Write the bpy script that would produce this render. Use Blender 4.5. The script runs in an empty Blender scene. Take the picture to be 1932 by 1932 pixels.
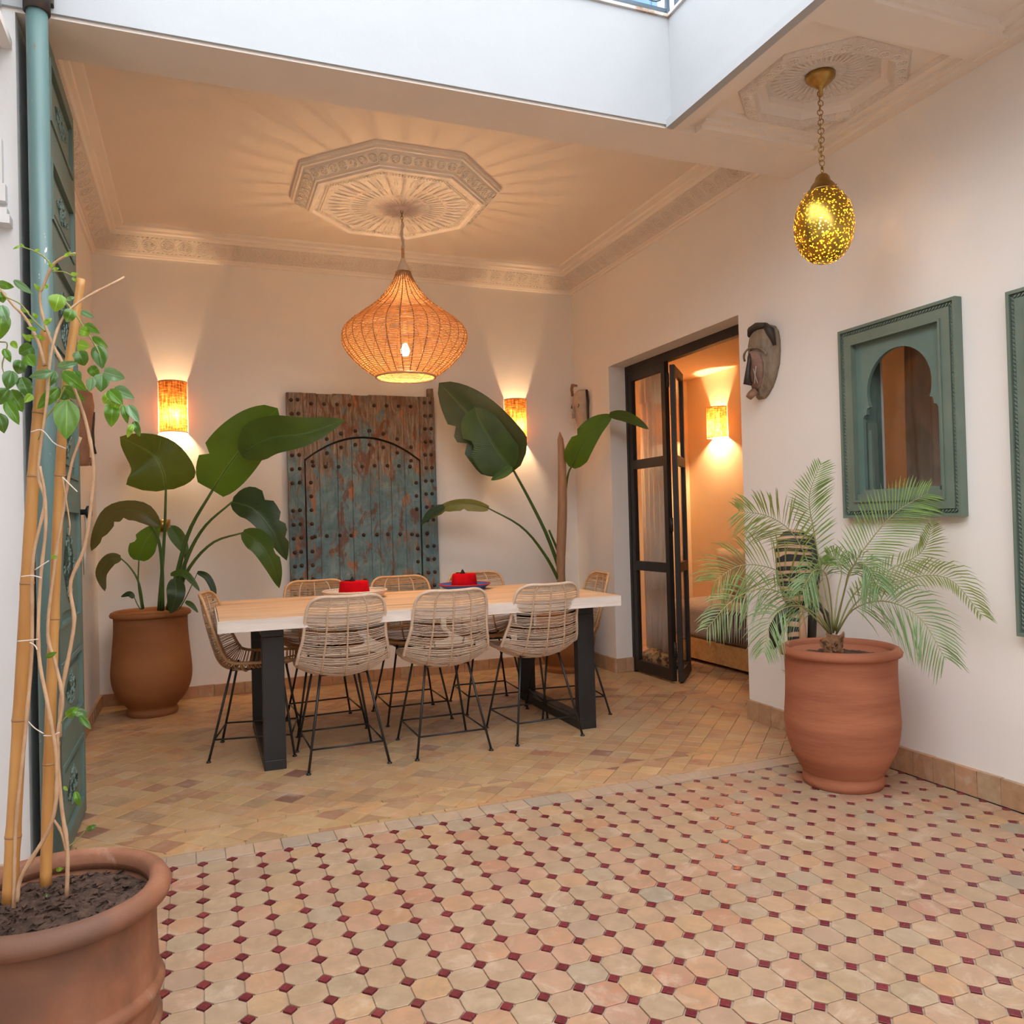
import bpy, math, random
from mathutils import Vector, Matrix
R_ = random.Random(7)
sc = bpy.context.scene
PI = math.pi

# ---------------------------------------------------------------- camera, world, exposure
AX = ((0.9313, -0.0198, 0.3637), (-0.3636, 0.0210, 0.9313), (-0.0261, -0.9996, 0.0123))   # world axes seen from the camera (right, down, forward)
def _orth():
    a = Vector(AX[0]).normalized(); b = Vector(AX[1]); b = (b - a*a.dot(b)).normalized(); c = -a.cross(b)
    if c.y > 0: c = -c
    return a, b, c
_a, _b, _c = _orth()
CAM = Vector((0, 0, 1.2)); FPX = 1512.09
def cam_dir(x, y, z): v = Vector((x, y, z)); return Vector((_a.dot(v), _b.dot(v), _c.dot(v)))
cam_data = bpy.data.cameras.new('camera'); cam = bpy.data.objects.new('camera', cam_data); sc.collection.objects.link(cam)
cx, cy, cz = cam_dir(1, 0, 0), -cam_dir(0, 1, 0), -cam_dir(0, 0, 1)
cam.matrix_world = Matrix(((cx.x, cy.x, cz.x, CAM.x), (cx.y, cy.y, cz.y, CAM.y), (cx.z, cy.z, cz.z, CAM.z), (0, 0, 0, 1)))
cam_data.sensor_width = 36; cam_data.lens = FPX/1932*36; cam_data.clip_start = .05
sc.camera = cam
w = bpy.data.worlds.new('sky'); sc.world = w; w.use_nodes = True
w.node_tree.nodes['Background'].inputs[0].default_value = (.965, .985, 1.02, 1)
w.node_tree.nodes['Background'].inputs[1].default_value = 1.45
sc.view_settings.view_transform = 'Standard'; sc.view_settings.look = 'None'
sc.view_settings.exposure = 1.62; sc.view_settings.gamma = 1; sc.view_settings.use_curve_mapping = False
sc.cycles.max_bounces = 10; sc.cycles.diffuse_bounces = 6; sc.cycles.transparent_max_bounces = 12
sc.cycles.caustics_reflective = False; sc.cycles.caustics_refractive = False
sc.cycles.sample_clamp_indirect = 6
WARM = (1.0, .62, .31)

def at(px, py, d):
    "world point seen at pixel (px, py) at forward depth d"
    return CAM + cam_dir((px-966)/FPX, (py-966)/FPX, 1)*d

# ---------------------------------------------------------------- materials
def nt(name):
    m = bpy.data.materials.new(name); m.use_nodes = True; t = m.node_tree
    return m, t, t.nodes['Principled BSDF']
def N(t, typ, **kw):
    n = t.nodes.new(typ)
    for k, v in kw.items():
        if k.startswith('i_'): n.inputs[k[2:].replace('_', ' ')].default_value = v
        else: setattr(n, k, v)
    return n
def C4(c): return (*c, 1) if len(c) == 3 else c
def coords(t, scale=(1, 1, 1), kind='Object'):
    tc = N(t, 'ShaderNodeTexCoord'); mp = N(t, 'ShaderNodeMapping'); mp.inputs['Scale'].default_value = scale
    t.links.new(tc.outputs[kind], mp.inputs['Vector']); return mp.outputs[0]
def noise(t, vec, scale, detail=4, rough=.55, dist=0):
    n = N(t, 'ShaderNodeTexNoise'); n.inputs['Scale'].default_value = scale; n.inputs['Detail'].default_value = detail
    n.inputs['Roughness'].default_value = rough; n.inputs['Distortion'].default_value = dist
    if vec is not None: t.links.new(vec, n.inputs['Vector'])
    return n.outputs['Fac']
def ramp(t, fac, stops, interp='LINEAR'):
    r = N(t, 'ShaderNodeValToRGB'); r.color_ramp.interpolation = interp
    e = r.color_ramp.elements
    while len(e) < len(stops): e.new(.5)
    for k, (p, c) in enumerate(stops):
        e[k].position = p; e[k].color = C4(c) if not isinstance(c, (int, float)) else (c, c, c, 1)
    t.links.new(fac, r.inputs['Fac']); return r.outputs['Color']
def mix(t, fac, a, b, mode='MIX'):
    m = N(t, 'ShaderNodeMix', data_type='RGBA', blend_type=mode)
    for s, v in ((m.inputs['Factor'], fac), (m.inputs['A'], a), (m.inputs['B'], b)):
        if hasattr(v, 'links'): t.links.new(v, s)
        elif isinstance(v, (int, float)) and s.type == 'VALUE': s.default_value = v
        else: s.default_value = C4(v)
    return m.outputs['Result']
def bump(t, bsdf, h, strength=.3, dist=.01):
    b = N(t, 'ShaderNodeBump'); b.inputs['Strength'].default_value = strength; b.inputs['Distance'].default_value = dist
    t.links.new(h, b.inputs['Height']); t.links.new(b.outputs[0], bsdf.inputs['Normal'])
def simple(name, col, col2=None, scale=6, rough=.6, metal=0, bs=None, stretch=(1, 1, 1), lo=.35, hi=.65, spec=.5, detail=5, kind='Object'):
    m, t, b = nt(name)
    b.inputs['Roughness'].default_value = rough; b.inputs['Metallic'].default_value = metal; b.inputs['Specular IOR Level'].default_value = spec
    v = coords(t, stretch, kind)
    if col2 is None: b.inputs['Base Color'].default_value = C4(col)
    else: t.links.new(ramp(t, noise(t, v, scale, detail), [(lo, col), (hi, col2)]), b.inputs['Base Color'])
    if bs: bump(t, b, noise(t, v, bs[0], 5), bs[1], bs[2] if len(bs) > 2 else .01)
    return m
plaster = simple('white_plaster', (.76, .76, .76), (.72, .72, .72), 1.3, .85, bs=(14, .25, .006), spec=.15)
plaster_up = simple('shaded_white_plaster', (.46, .485, .505), (.44, .46, .48), 1.2, .85, bs=(14, .25, .006), spec=.1)  # white plaster with shade put into its colour, since the upper walls overexpose
plaster_in = simple('cream_plaster', (.85, .825, .79), (.82, .79, .755), 1.1, .8, bs=(9, .18, .006), spec=.2)
ceil_m = simple('ceiling_plaster', (.84, .76, .68), (.81, .73, .65), .9, .85, bs=(7, .12, .005), spec=.15)
trim_m = simple('moulding_plaster', (.85, .79, .73), (.82, .76, .70), 3, .8, bs=(20, .15, .004), spec=.15)
room_m = simple('ochre_room_plaster', (.84, .70, .52), (.80, .66, .48), 2, .8, spec=.15)
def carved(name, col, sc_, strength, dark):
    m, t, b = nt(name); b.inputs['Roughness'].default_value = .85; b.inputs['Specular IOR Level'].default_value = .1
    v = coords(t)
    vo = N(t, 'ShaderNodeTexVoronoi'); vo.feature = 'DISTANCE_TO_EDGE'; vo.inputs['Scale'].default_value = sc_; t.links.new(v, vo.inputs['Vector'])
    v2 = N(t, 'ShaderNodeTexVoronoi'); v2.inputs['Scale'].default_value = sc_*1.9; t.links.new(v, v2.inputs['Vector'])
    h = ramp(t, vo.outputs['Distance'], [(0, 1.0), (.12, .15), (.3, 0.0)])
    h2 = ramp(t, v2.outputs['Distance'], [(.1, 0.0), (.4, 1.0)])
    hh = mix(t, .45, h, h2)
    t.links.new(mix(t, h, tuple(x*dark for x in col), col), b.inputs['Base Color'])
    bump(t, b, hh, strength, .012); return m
carve_m = carved('carved_stucco', (.79, .72, .66), 46, .4, .96)
carve2_m = carved('carved_rosette_stucco', (.82, .77, .73), 30, .45, .95)
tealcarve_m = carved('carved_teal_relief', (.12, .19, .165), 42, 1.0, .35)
terra = simple('terracotta', (.46, .175, .095), (.30, .10, .052), 3.5, .75, bs=(30, .25, .006), stretch=(.35, .35, 2.6), spec=.25)
terra_brown = simple('ochre_terracotta', (.31, .125, .042), (.235, .085, .028), 2.5, .7, bs=(30, .2, .005), stretch=(.5, .5, 1.6), spec=.3)
def terra_near():
    m, t, b = nt('stained_terracotta'); b.inputs['Roughness'].default_value = .7
    v = coords(t); n1 = noise(t, v, 4, 6, .6, 1.2); n2 = noise(t, v, 9, 8, .65, .6); n3 = noise(t, v, 2.2, 3)
    c = ramp(t, n1, [(.3, (.17, .075, .038)), (.5, (.29, .115, .058)), (.7, (.38, .17, .095))])
    c = mix(t, ramp(t, n2, [(.58, 0.0), (.7, .55)]), c, (.55, .36, .27))
    c = mix(t, ramp(t, n3, [(.38, .75), (.52, 0.0)]), c, (.13, .07, .05))
    t.links.new(c, b.inputs['Base Color']); bump(t, b, n2, .25, .006); return m
terra_n = terra_near()
def tile_mat(name, stops, rough=.45, sat=1):
    m, t, b = nt(name); b.inputs['Roughness'].default_value = rough; b.inputs['Specular IOR Level'].default_value = .35
    oi = N(t, 'ShaderNodeObjectInfo'); ge = N(t, 'ShaderNodeNewGeometry')
    ad = N(t, 'ShaderNodeMath', operation='ADD'); t.links.new(oi.outputs['Random'], ad.inputs[0]); t.links.new(ge.outputs['Random Per Island'], ad.inputs[1])
    fr = N(t, 'ShaderNodeMath', operation='FRACT'); t.links.new(ad.outputs[0], fr.inputs[0])
    c = ramp(t, fr.outputs[0], stops)
    tc = N(t, 'ShaderNodeNewGeometry')
    n1 = noise(t, tc.outputs['Position'], 22, 6, .65); n2 = noise(t, tc.outputs['Position'], 3, 4)
    c = mix(t, ramp(t, n1, [(.3, .7), (.62, 0.0)]), c, tuple(x*.66 for x in stops[1][1])); n5 = noise(t, tc.outputs['Position'], 7, 7, .7, .8); c = mix(t, ramp(t, n5, [(.54, 0.0), (.68, .5)]), c, (.60, .47, .36)); c = mix(t, ramp(t, n5, [(.30, .55), (.42, 0.0)]), c, tuple(x*.6 for x in stops[0][1]))
    c = mix(t, ramp(t, n2, [(.35, 0.0), (.7, .35)]), c, (.52, .38, .26))
    t.links.new(c, b.inputs['Base Color'])
    t.links.new(ramp(t, n1, [(.3, rough-.1), (.7, rough+.2)]), b.inputs['Roughness'])
    bump(t, b, n1, .12, .003); return m
clay = tile_mat('clay_tile_glaze', [(0, (0.480, 0.298, 0.182)), (.2, (0.422, 0.288, 0.182)), (.38, (0.480, 0.259, 0.168)), (.55, (0.394, 0.298, 0.192)), (.7, (0.509, 0.307, 0.158)), (.84, (0.451, 0.206, 0.130)), (.93, (0.326, 0.288, 0.216)), (1, (0.490, 0.336, 0.211))])
clay_in = tile_mat('warm_clay_tile', [(0, (0.540, 0.290, 0.140)), (.2, (0.560, 0.370, 0.180)), (.38, (0.460, 0.220, 0.120)), (.52, (0.500, 0.340, 0.160)), (.66, (0.620, 0.330, 0.150)), (.8, (0.350, 0.240, 0.130)), (.9, (0.360, 0.150, 0.090)), (1, (0.600, 0.420, 0.210))], .38)
darktile = tile_mat('brown_tile', [(0, (.20, .085, .055)), (1, (.27, .11, .07))], .4)
greytile = tile_mat('grey_border_tile', [(0, (.40, .33, .26)), (.3, (.50, .36, .25)), (.6, (.34, .30, .25)), (1, (.54, .34, .22))], .45)
cab_m = tile_mat('oxblood_tile', [(0, (.11, .012, .018)), (.5, (.15, .018, .026)), (1, (.22, .03, .04))], .22)
def _fix_cab():
    t = cab_m.node_tree
    for n in t.nodes:
        if n.type == 'MIX': n.inputs['B'].default_value = (.17, .03, .035, 1)
_fix_cab()
grout = simple('grout', (.52, .41, .32), (.36, .27, .20), 30, .9)
grout_d = simple('dark_grout', (.30, .19, .12), (.36, .24, .15), 20, .9)
base_m = tile_mat('baseboard_tile_clay', [(0, (.52, .31, .17)), (.3, (.44, .25, .13)), (.6, (.55, .27, .14)), (1, (.50, .36, .22))], .6)
teal = simple('teal_paint', (.135, .21, .185), (.115, .185, .165), 4, .5, bs=(40, .15, .004))
teal_frame = simple('green_teal_paint', (.155, .205, .165), (.13, .18, .145), 6, .55, bs=(60, .15, .004))
def pipe_mat():
    m, t, b = nt('chipped_teal_post'); b.inputs['Roughness'].default_value = .38
    v = coords(t, (1, 1, .45)); n1 = noise(t, v, 26, 6, .7); n2 = noise(t, v, 2, 2)
    c = ramp(t, n2, [(.3, (.10, .18, .175)), (.7, (.125, .215, .21))])
    c = mix(t, ramp(t, n1, [(.66, 0.0), (.69, 1.0)]), c, (.62, .60, .55)); n4 = noise(t, coords(t, (1, 1, .6)), 17, 5, .7); c = mix(t, ramp(t, n4, [(.67, 0.0), (.70, .9)]), c, (.22, .10, .06))
    t.links.new(c, b.inputs['Base Color']); bump(t, b, n1, .12, .004); return m
pipe_m = pipe_mat()
def wood(name, c1, c2, c3=None, scale=(1, 12, 12), rough=.6):
    m, t, b = nt(name); b.inputs['Roughness'].default_value = rough
    v = coords(t, scale); n1 = noise(t, v, 3.2, 8, .65, .4); n2 = noise(t, v, .9, 3)
    c = ramp(t, n1, [(.3, c1), (.65, c2)])
    if c3: c = mix(t, ramp(t, n2, [(.55, 0.0), (.75, .8)]), c, c3)
    t.links.new(c, b.inputs['Base Color']); bump(t, b, n1, .25, .004); return m
top_m = wood('bleached_tabletop', (.60, .38, .22), (.80, .56, .36), (.38, .22, .12))
edge_m = wood('whitewashed_edge', (.66, .56, .49), (.82, .74, .68), (.55, .43, .34))
pine = wood('pine', (.56, .28, .09), (.72, .42, .17), (.50, .24, .08))
black = simple('black_steel', (.012, .013, .014), (.02, .02, .021), 8, .45, bs=(60, .15, .003))
blackwire = simple('black_wire', (.014, .014, .015), rough=.4)
frame_m = simple('dark_door_frame', (.014, .011, .010), (.02, .015, .013), 9, .5)
frame_br = simple('worn_brown_rail', (.18, .085, .035), (.10, .05, .02), 9, .5)
rat = simple('bleached_rattan', (.62, .46, .34), (.72, .56, .43), 30, .55, spec=.3)
rat_d = simple('rattan_rib_wrap', (.48, .31, .19), (.64, .47, .33), 60, .6, stretch=(1, 1, 4))
pend_rib = simple('dark_reed_rib', (.20, .10, .04), (.28, .15, .07), 60, .6)
rat_o = simple('honey_rattan', (.50, .29, .14), (.58, .37, .20), 30, .5, spec=.3)
def weave_mat(name, c1, c2, trans, scale=(1, 1, 1)):
    m, t, b = nt(name); v = coords(t, scale); n = noise(t, v, 30, 5)
    c = ramp(t, n, [(.35, c1), (.65, c2)]); t.links.new(c, b.inputs['Base Color']); b.inputs['Roughness'].default_value = .6
    tr = N(t, 'ShaderNodeBsdfTranslucent'); t.links.new(c, tr.inputs[0]); ms = N(t, 'ShaderNodeMixShader'); ms.inputs[0].default_value = trans
    t.links.new(b.outputs[0], ms.inputs[1]); t.links.new(tr.outputs[0], ms.inputs[2]); t.links.new(ms.outputs[0], t.nodes['Material Output'].inputs[0]); return m
shade_m = weave_mat('woven_shade_reed', (.62, .36, .15), (.78, .50, .24), .45)
def raffia_mat():
    m, t, b = nt('raffia_sheet'); v = coords(t, (1, 1, .12)); n = noise(t, v, 90, 6, .7); v2 = coords(t, (.15, .15, 1)); n2 = noise(t, v2, 120, 4, .6)
    k = mix(t, .4, n, n2)
    c = ramp(t, k, [(.42, (.10, .030, .006)), (.52, (.40, .15, .03)), (.62, (.80, .40, .11))]); t.links.new(c, b.inputs['Base Color']); b.inputs['Roughness'].default_value = .7
    tr = N(t, 'ShaderNodeBsdfTranslucent'); t.links.new(c, tr.inputs[0]); ms = N(t, 'ShaderNodeMixShader'); ms.inputs[0].default_value = .36
    t.links.new(b.outputs[0], ms.inputs[1]); t.links.new(tr.outputs[0], ms.inputs[2]); t.links.new(ms.outputs[0], t.nodes['Material Output'].inputs[0]); return m
raffia = raffia_mat()
def emit(name, col, s):
    m, t, b = nt(name); b.inputs['Base Color'].default_value = (.9, .8, .6, 1); b.inputs['Emission Color'].default_value = C4(col); b.inputs['Emission Strength'].default_value = s; return m
bulb_m = emit('lit_bulb', (1, .72, .36), 30)
brass = simple('aged_brass', (.50, .32, .10), (.36, .22, .07), 30, .32, 1)
def egg_mat():
    m, t, b = nt('pierced_amber_brass'); b.inputs['Metallic'].default_value = 1; b.inputs['Roughness'].default_value = .28
    b.inputs['Base Color'].default_value = (.52, .34, .07, 1)
    v = coords(t); vo = N(t, 'ShaderNodeTexVoronoi'); vo.inputs['Scale'].default_value = 85; t.links.new(v, vo.inputs['Vector'])
    f = ramp(t, vo.outputs['Distance'], [(.26, 1.0), (.36, 0.0)])
    tl = N(t, 'ShaderNodeBsdfTranslucent'); tl.inputs[0].default_value = (.75, .42, .03, 1)
    tp = N(t, 'ShaderNodeBsdfTransparent'); tp.inputs[0].default_value = (1.0, .66, .10, 1)
    a = N(t, 'ShaderNodeMixShader'); a.inputs[0].default_value = .30; t.links.new(tl.outputs[0], a.inputs[1]); t.links.new(tp.outputs[0], a.inputs[2])
    ms = N(t, 'ShaderNodeMixShader'); t.links.new(f, ms.inputs[0]); t.links.new(b.outputs[0], ms.inputs[1]); t.links.new(a.outputs[0], ms.inputs[2])
    t.links.new(ms.outputs[0], t.nodes['Material Output'].inputs[0]); return m
egg_m = egg_mat()
def glass_mat():
    m, t, b = nt('clear_glass'); tp = N(t, 'ShaderNodeBsdfTransparent'); gl = N(t, 'ShaderNodeBsdfGlossy'); gl.inputs['Roughness'].default_value = .03
    lw = N(t, 'ShaderNodeLayerWeight'); lw.inputs[0].default_value = .5; fc = ramp(t, lw.outputs['Facing'], [(0, .035), (.55, .06), (.8, .2), (1, .9)]); ms = N(t, 'ShaderNodeMixShader')
    t.links.new(fc, ms.inputs[0]); t.links.new(tp.outputs[0], ms.inputs[1]); t.links.new(gl.outputs[0], ms.inputs[2]); t.links.new(ms.outputs[0], t.nodes['Material Output'].inputs[0]); return m
glass_m = glass_mat()
def leaf_mat(name, c1, c2, trans=.3, rough=.35, veins=60, vstr=.2):
    m, t, b = nt(name); b.inputs['Roughness'].default_value = rough
    tc = N(t, 'ShaderNodeTexCoord'); sp = N(t, 'ShaderNodeSeparateXYZ'); t.links.new(tc.outputs['UV'], sp.inputs[0])
    ab = N(t, 'ShaderNodeMath', operation='ABSOLUTE'); t.links.new(sp.outputs[0], ab.inputs[0])
    su = N(t, 'ShaderNodeMath', operation='MULTIPLY_ADD'); t.links.new(ab.outputs[0], su.inputs[0]); su.inputs[1].default_value = -.12; t.links.new(sp.outputs[1], su.inputs[2])
    mu = N(t, 'ShaderNodeMath', operation='MULTIPLY'); t.links.new(su.outputs[0], mu.inputs[0]); mu.inputs[1].default_value = veins*6.28
    si = N(t, 'ShaderNodeMath', operation='SINE'); t.links.new(mu.outputs[0], si.inputs[0])
    n = noise(t, coords(t), 5, 4)
    c = ramp(t, n, [(.3, c1), (.7, c2)])
    rib = ramp(t, ab.outputs[0], [(.02, .6), (.07, 0.0)])
    c = mix(t, rib, c, tuple(min(1, x*1.9+.04) for x in c2)); t.links.new(c, b.inputs['Base Color'])
    bump(t, b, si.outputs[0], vstr, .003)
    tr = N(t, 'ShaderNodeBsdfTranslucent'); t.links.new(mix(t, .35, c, (.35, .50, .03)), tr.inputs[0]); ms = N(t, 'ShaderNodeMixShader'); ms.inputs[0].default_value = trans
    t.links.new(b.outputs[0], ms.inputs[1]); t.links.new(tr.outputs[0], ms.inputs[2]); t.links.new(ms.outputs[0], t.nodes['Material Output'].inputs[0]); return m
ban_m = leaf_mat('strelitzia_leaf', (.030, .072, .008), (.055, .118, .011), .28)
ban_d = leaf_mat('dark_strelitzia_leaf', (.012, .036, .010), (.022, .055, .013), .15)
ban_y = leaf_mat('yellowing_leaf', (.16, .17, .03), (.28, .24, .06), .3)
ban_g = leaf_mat('bright_leaf', (.048, .14, .009), (.072, .19, .013), .35)
ban_b = leaf_mat('browning_leaf', (.085, .062, .02), (.11, .095, .028), .25)
stem_g = simple('green_petiole', (.045, .10, .018), (.07, .13, .025), 8, .4)
spathe_m = simple('dry_brown_spathe', (.36, .19, .10), (.44, .25, .14), 12, .6, stretch=(8, 8, .6))
palm_m = leaf_mat('palm_leaflet', (.07, .14, .022), (.13, .22, .045), .3, .4, 3, 0)
palm_b = leaf_mat('blue_green_palm_leaflet', (.06, .12, .035), (.125, .195, .075), .25, .35, 3, 0)
palm_y = leaf_mat('olive_palm_leaflet', (.09, .125, .022), (.155, .18, .04), .3, .4, 3, 0)
rachis_m = simple('palm_rachis', (.25, .30, .10), (.33, .30, .13), 10, .5)
trunk_m = simple('fibrous_trunk', (.20, .09, .04), (.40, .21, .11), 30, .9, bs=(60, .8, .01))
climb_m = leaf_mat('climber_leaf', (.075, .205, .014), (.12, .29, .025), .38, .3, 7, .25)
climb_d = leaf_mat('dark_climber_leaf', (.05, .14, .02), (.08, .20, .03), .3, .3, 7, .25)
climb_p = leaf_mat('sheen_climber_leaf', (.13, .27, .12), (.20, .36, .18), .3, .22, 7, .25)
climb_y = leaf_mat('young_climber_leaf', (.22, .42, .03), (.28, .50, .05), .45, .35, 7, .2)
twig_m = simple('dry_vine_stem', (.46, .28, .16), (.56, .37, .22), 30, .7)
twig_g = simple('green_vine_stem', (.20, .26, .05), (.30, .28, .08), 20, .6)
bamboo_m = simple('golden_cane', (.43, .195, .05), (.57, .30, .09), 9, .42, stretch=(2, 2, .4), bs=(40, .1, .003))
bamboo_d = simple('cane_node', (.30, .15, .06), (.40, .22, .09), 40, .6)
string_m = simple('white_string', (.72, .66, .60), rough=.8)
soil_m = simple('potting_soil', (.040, .021, .014), (.105, .060, .040), 40, .95, bs=(90, .5, .004))
red_felt = simple('red_felt', (.62, .004, .010), (.52, .003, .008), 20, .9, bs=(300, .3, .002), spec=.1)
black_felt = simple('black_felt', (.008, .008, .012), rough=.9)
straw_w = simple('pale_straw', (.60, .48, .38), (.72, .61, .50), 60, .8, stretch=(1, 1, 4))
blue_w = simple('blue_straw', (.02, .10, .40), (.03, .14, .48), 50, .7)
red_w = simple('red_straw', (.45, .02, .03), rough=.7)
def ancient():
    m, t, b = nt('weathered_blue_door'); b.inputs['Roughness'].default_value = .75
    v = coords(t); vs = coords(t, (9, 9, 1)); 
    g = noise(t, vs, 7, 8, .7, .3); p = noise(t, v, 7, 8, .72, .9); o = noise(t, coords(t, (1.6, 1.6, .7)), 5, 7, .7, .6); gz = noise(t, v, 1.3, 2)
    sp = N(t, 'ShaderNodeSeparateXYZ'); tc = N(t, 'ShaderNodeTexCoord'); t.links.new(tc.outputs['Object'], sp.inputs[0])
    grain = ramp(t, g, [(.25, (.07, .045, .032)), (.5, (.23, .165, .12)), (.72, (.46, .37, .30))])
    blue = ramp(t, p, [(.3, (.06, .14, .165)), (.5, (.11, .24, .28)), (.68, (.24, .36, .37)), (.8, (.40, .44, .42))])
    # paint has gone from the top third of the door
    zf = N(t, 'ShaderNodeMapRange'); zf.inputs['From Min'].default_value = .95; zf.inputs['From Max'].default_value = 1.75; zf.inputs['To Min'].default_value = .14; zf.inputs['To Max'].default_value = -.12
    t.links.new(sp.outputs[2], zf.inputs['Value'])
    ad = N(t, 'ShaderNodeMath', operation='ADD'); t.links.new(o, ad.inputs[0]); t.links.new(zf.outputs[0], ad.inputs[1])
    c = mix(t, ramp(t, ad.outputs[0], [(.50, 0.0), (.57, .82)]), grain, blue)
    rust = noise(t, coords(t, (1.5, 1.5, .6)), 6.5, 6, .7, .8)
    c = mix(t, ramp(t, rust, [(.53, 0.0), (.60, .8)]), c, (.17, .06, .03))
    orr = noise(t, coords(t, (1.9, 1.9, .6)), 9, 5, .7, .5)
    c = mix(t, ramp(t, orr, [(.59, 0.0), (.64, .9)]), c, (.42, .16, .06))
    c = mix(t, ramp(t, g, [(.2, .6), (.42, 0.0)]), c, (.03, .02, .015))
    t.links.new(c, b.inputs['Base Color']); bump(t, b, g, .8, .01); return m
old_m = ancient()
stud_m = simple('rusted_iron_stud', (.045, .028, .022), (.10, .05, .03), 40, .6, .4)
mask_m = simple('grey_wood_mask', (.19, .135, .09), (.30, .235, .17), 16, .65, stretch=(2, 2, .7), bs=(30, .4, .006))
mask_p = simple('pale_wood_mask', (.42, .33, .26), (.52, .43, .35), 14, .7, bs=(30, .3, .004))
mask_f = simple('reddish_mask_face', (.21, .11, .085), (.29, .18, .14), 25, .55)
mask_b = simple('brown_wood_mask', (.34, .19, .12), (.26, .13, .08), 14, .6)
dark_w = simple('dark_stained_wood', (.02, .015, .012), (.04, .028, .02), 20, .5)
rusty_m = simple('rust_stained_ledge', (.62, .58, .54), (.30, .15, .07), 7, .8, lo=.55, hi=.68)
blue_p = simple('blue_mask_paint', (.03, .06, .16), rough=.6)
def stripes(name, c1, c2, vec_scale, scale, dist, width=.5):
    m, t, b = nt(name); b.inputs['Roughness'].default_value = .6
    wv = N(t, 'ShaderNodeTexWave', wave_type='BANDS', bands_direction='DIAGONAL' if dist > 1 else 'X'); wv.inputs['Scale'].default_value = scale; wv.inputs['Distortion'].default_value = dist; wv.inputs['Detail'].default_value = 2
    t.links.new(coords(t, vec_scale), wv.inputs['Vector']); t.links.new(ramp(t, wv.outputs['Fac'], [(width-.04, c1), (width+.04, c2)]), b.inputs['Base Color']); return m
zebra_m = stripes('zebra_striped_wood', (.015, .012, .010), (.50, .30, .18), (.8, .8, 4.2), 3.4, 5.5, .60)
throw_m = stripes('black_white_stripe_cloth', (.02, .018, .018), (.62, .55, .48), (0, 1, 0), 11, 0, .5)
def throw_fix():
    for n in throw_m.node_tree.nodes:
        if n.type == 'TEX_WAVE': n.bands_direction = 'Y'
throw_fix()
linen = simple('linen_curtain', (.66, .58, .50), (.60, .52, .44), 20, .9, stretch=(1, 1, .2))
taupe = simple('taupe_curtain', (.42, .31, .24), (.36, .26, .20), 20, .9, stretch=(1, 1, .2))
grey_c = simple('grey_cotton', (.42, .35, .32), (.36, .30, .28), 30, .9, bs=(20, .3, .01))
cream_c = simple('cream_cotton', (.66, .52, .42), (.60, .46, .37), 20, .9)
leo_m = simple('mottled_orange_cloth', (.45, .16, .03), (.08, .03, .012), 22, .8, lo=.45, hi=.55)
peb_m = simple('mottled_brown_weave', (.42, .27, .12), (.06, .03, .015), 28, .8, lo=.42, hi=.58)
plastic = simple('white_plastic', (.78, .76, .73), rough=.35)
dark_hole = simple('socket_shadow', (.06, .05, .05), rough=.6)
blue_steel = simple('blue_painted_iron', (.09, .14, .19), (.07, .11, .15), 9, .5)
blue_shutter = simple('blue_shutter_paint', (.12, .25, .42), (.10, .21, .36), 9, .5)
iron_dark = simple('dark_socket_iron', (.05, .05, .06), (.10, .07, .05), 20, .6, .5)

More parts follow.
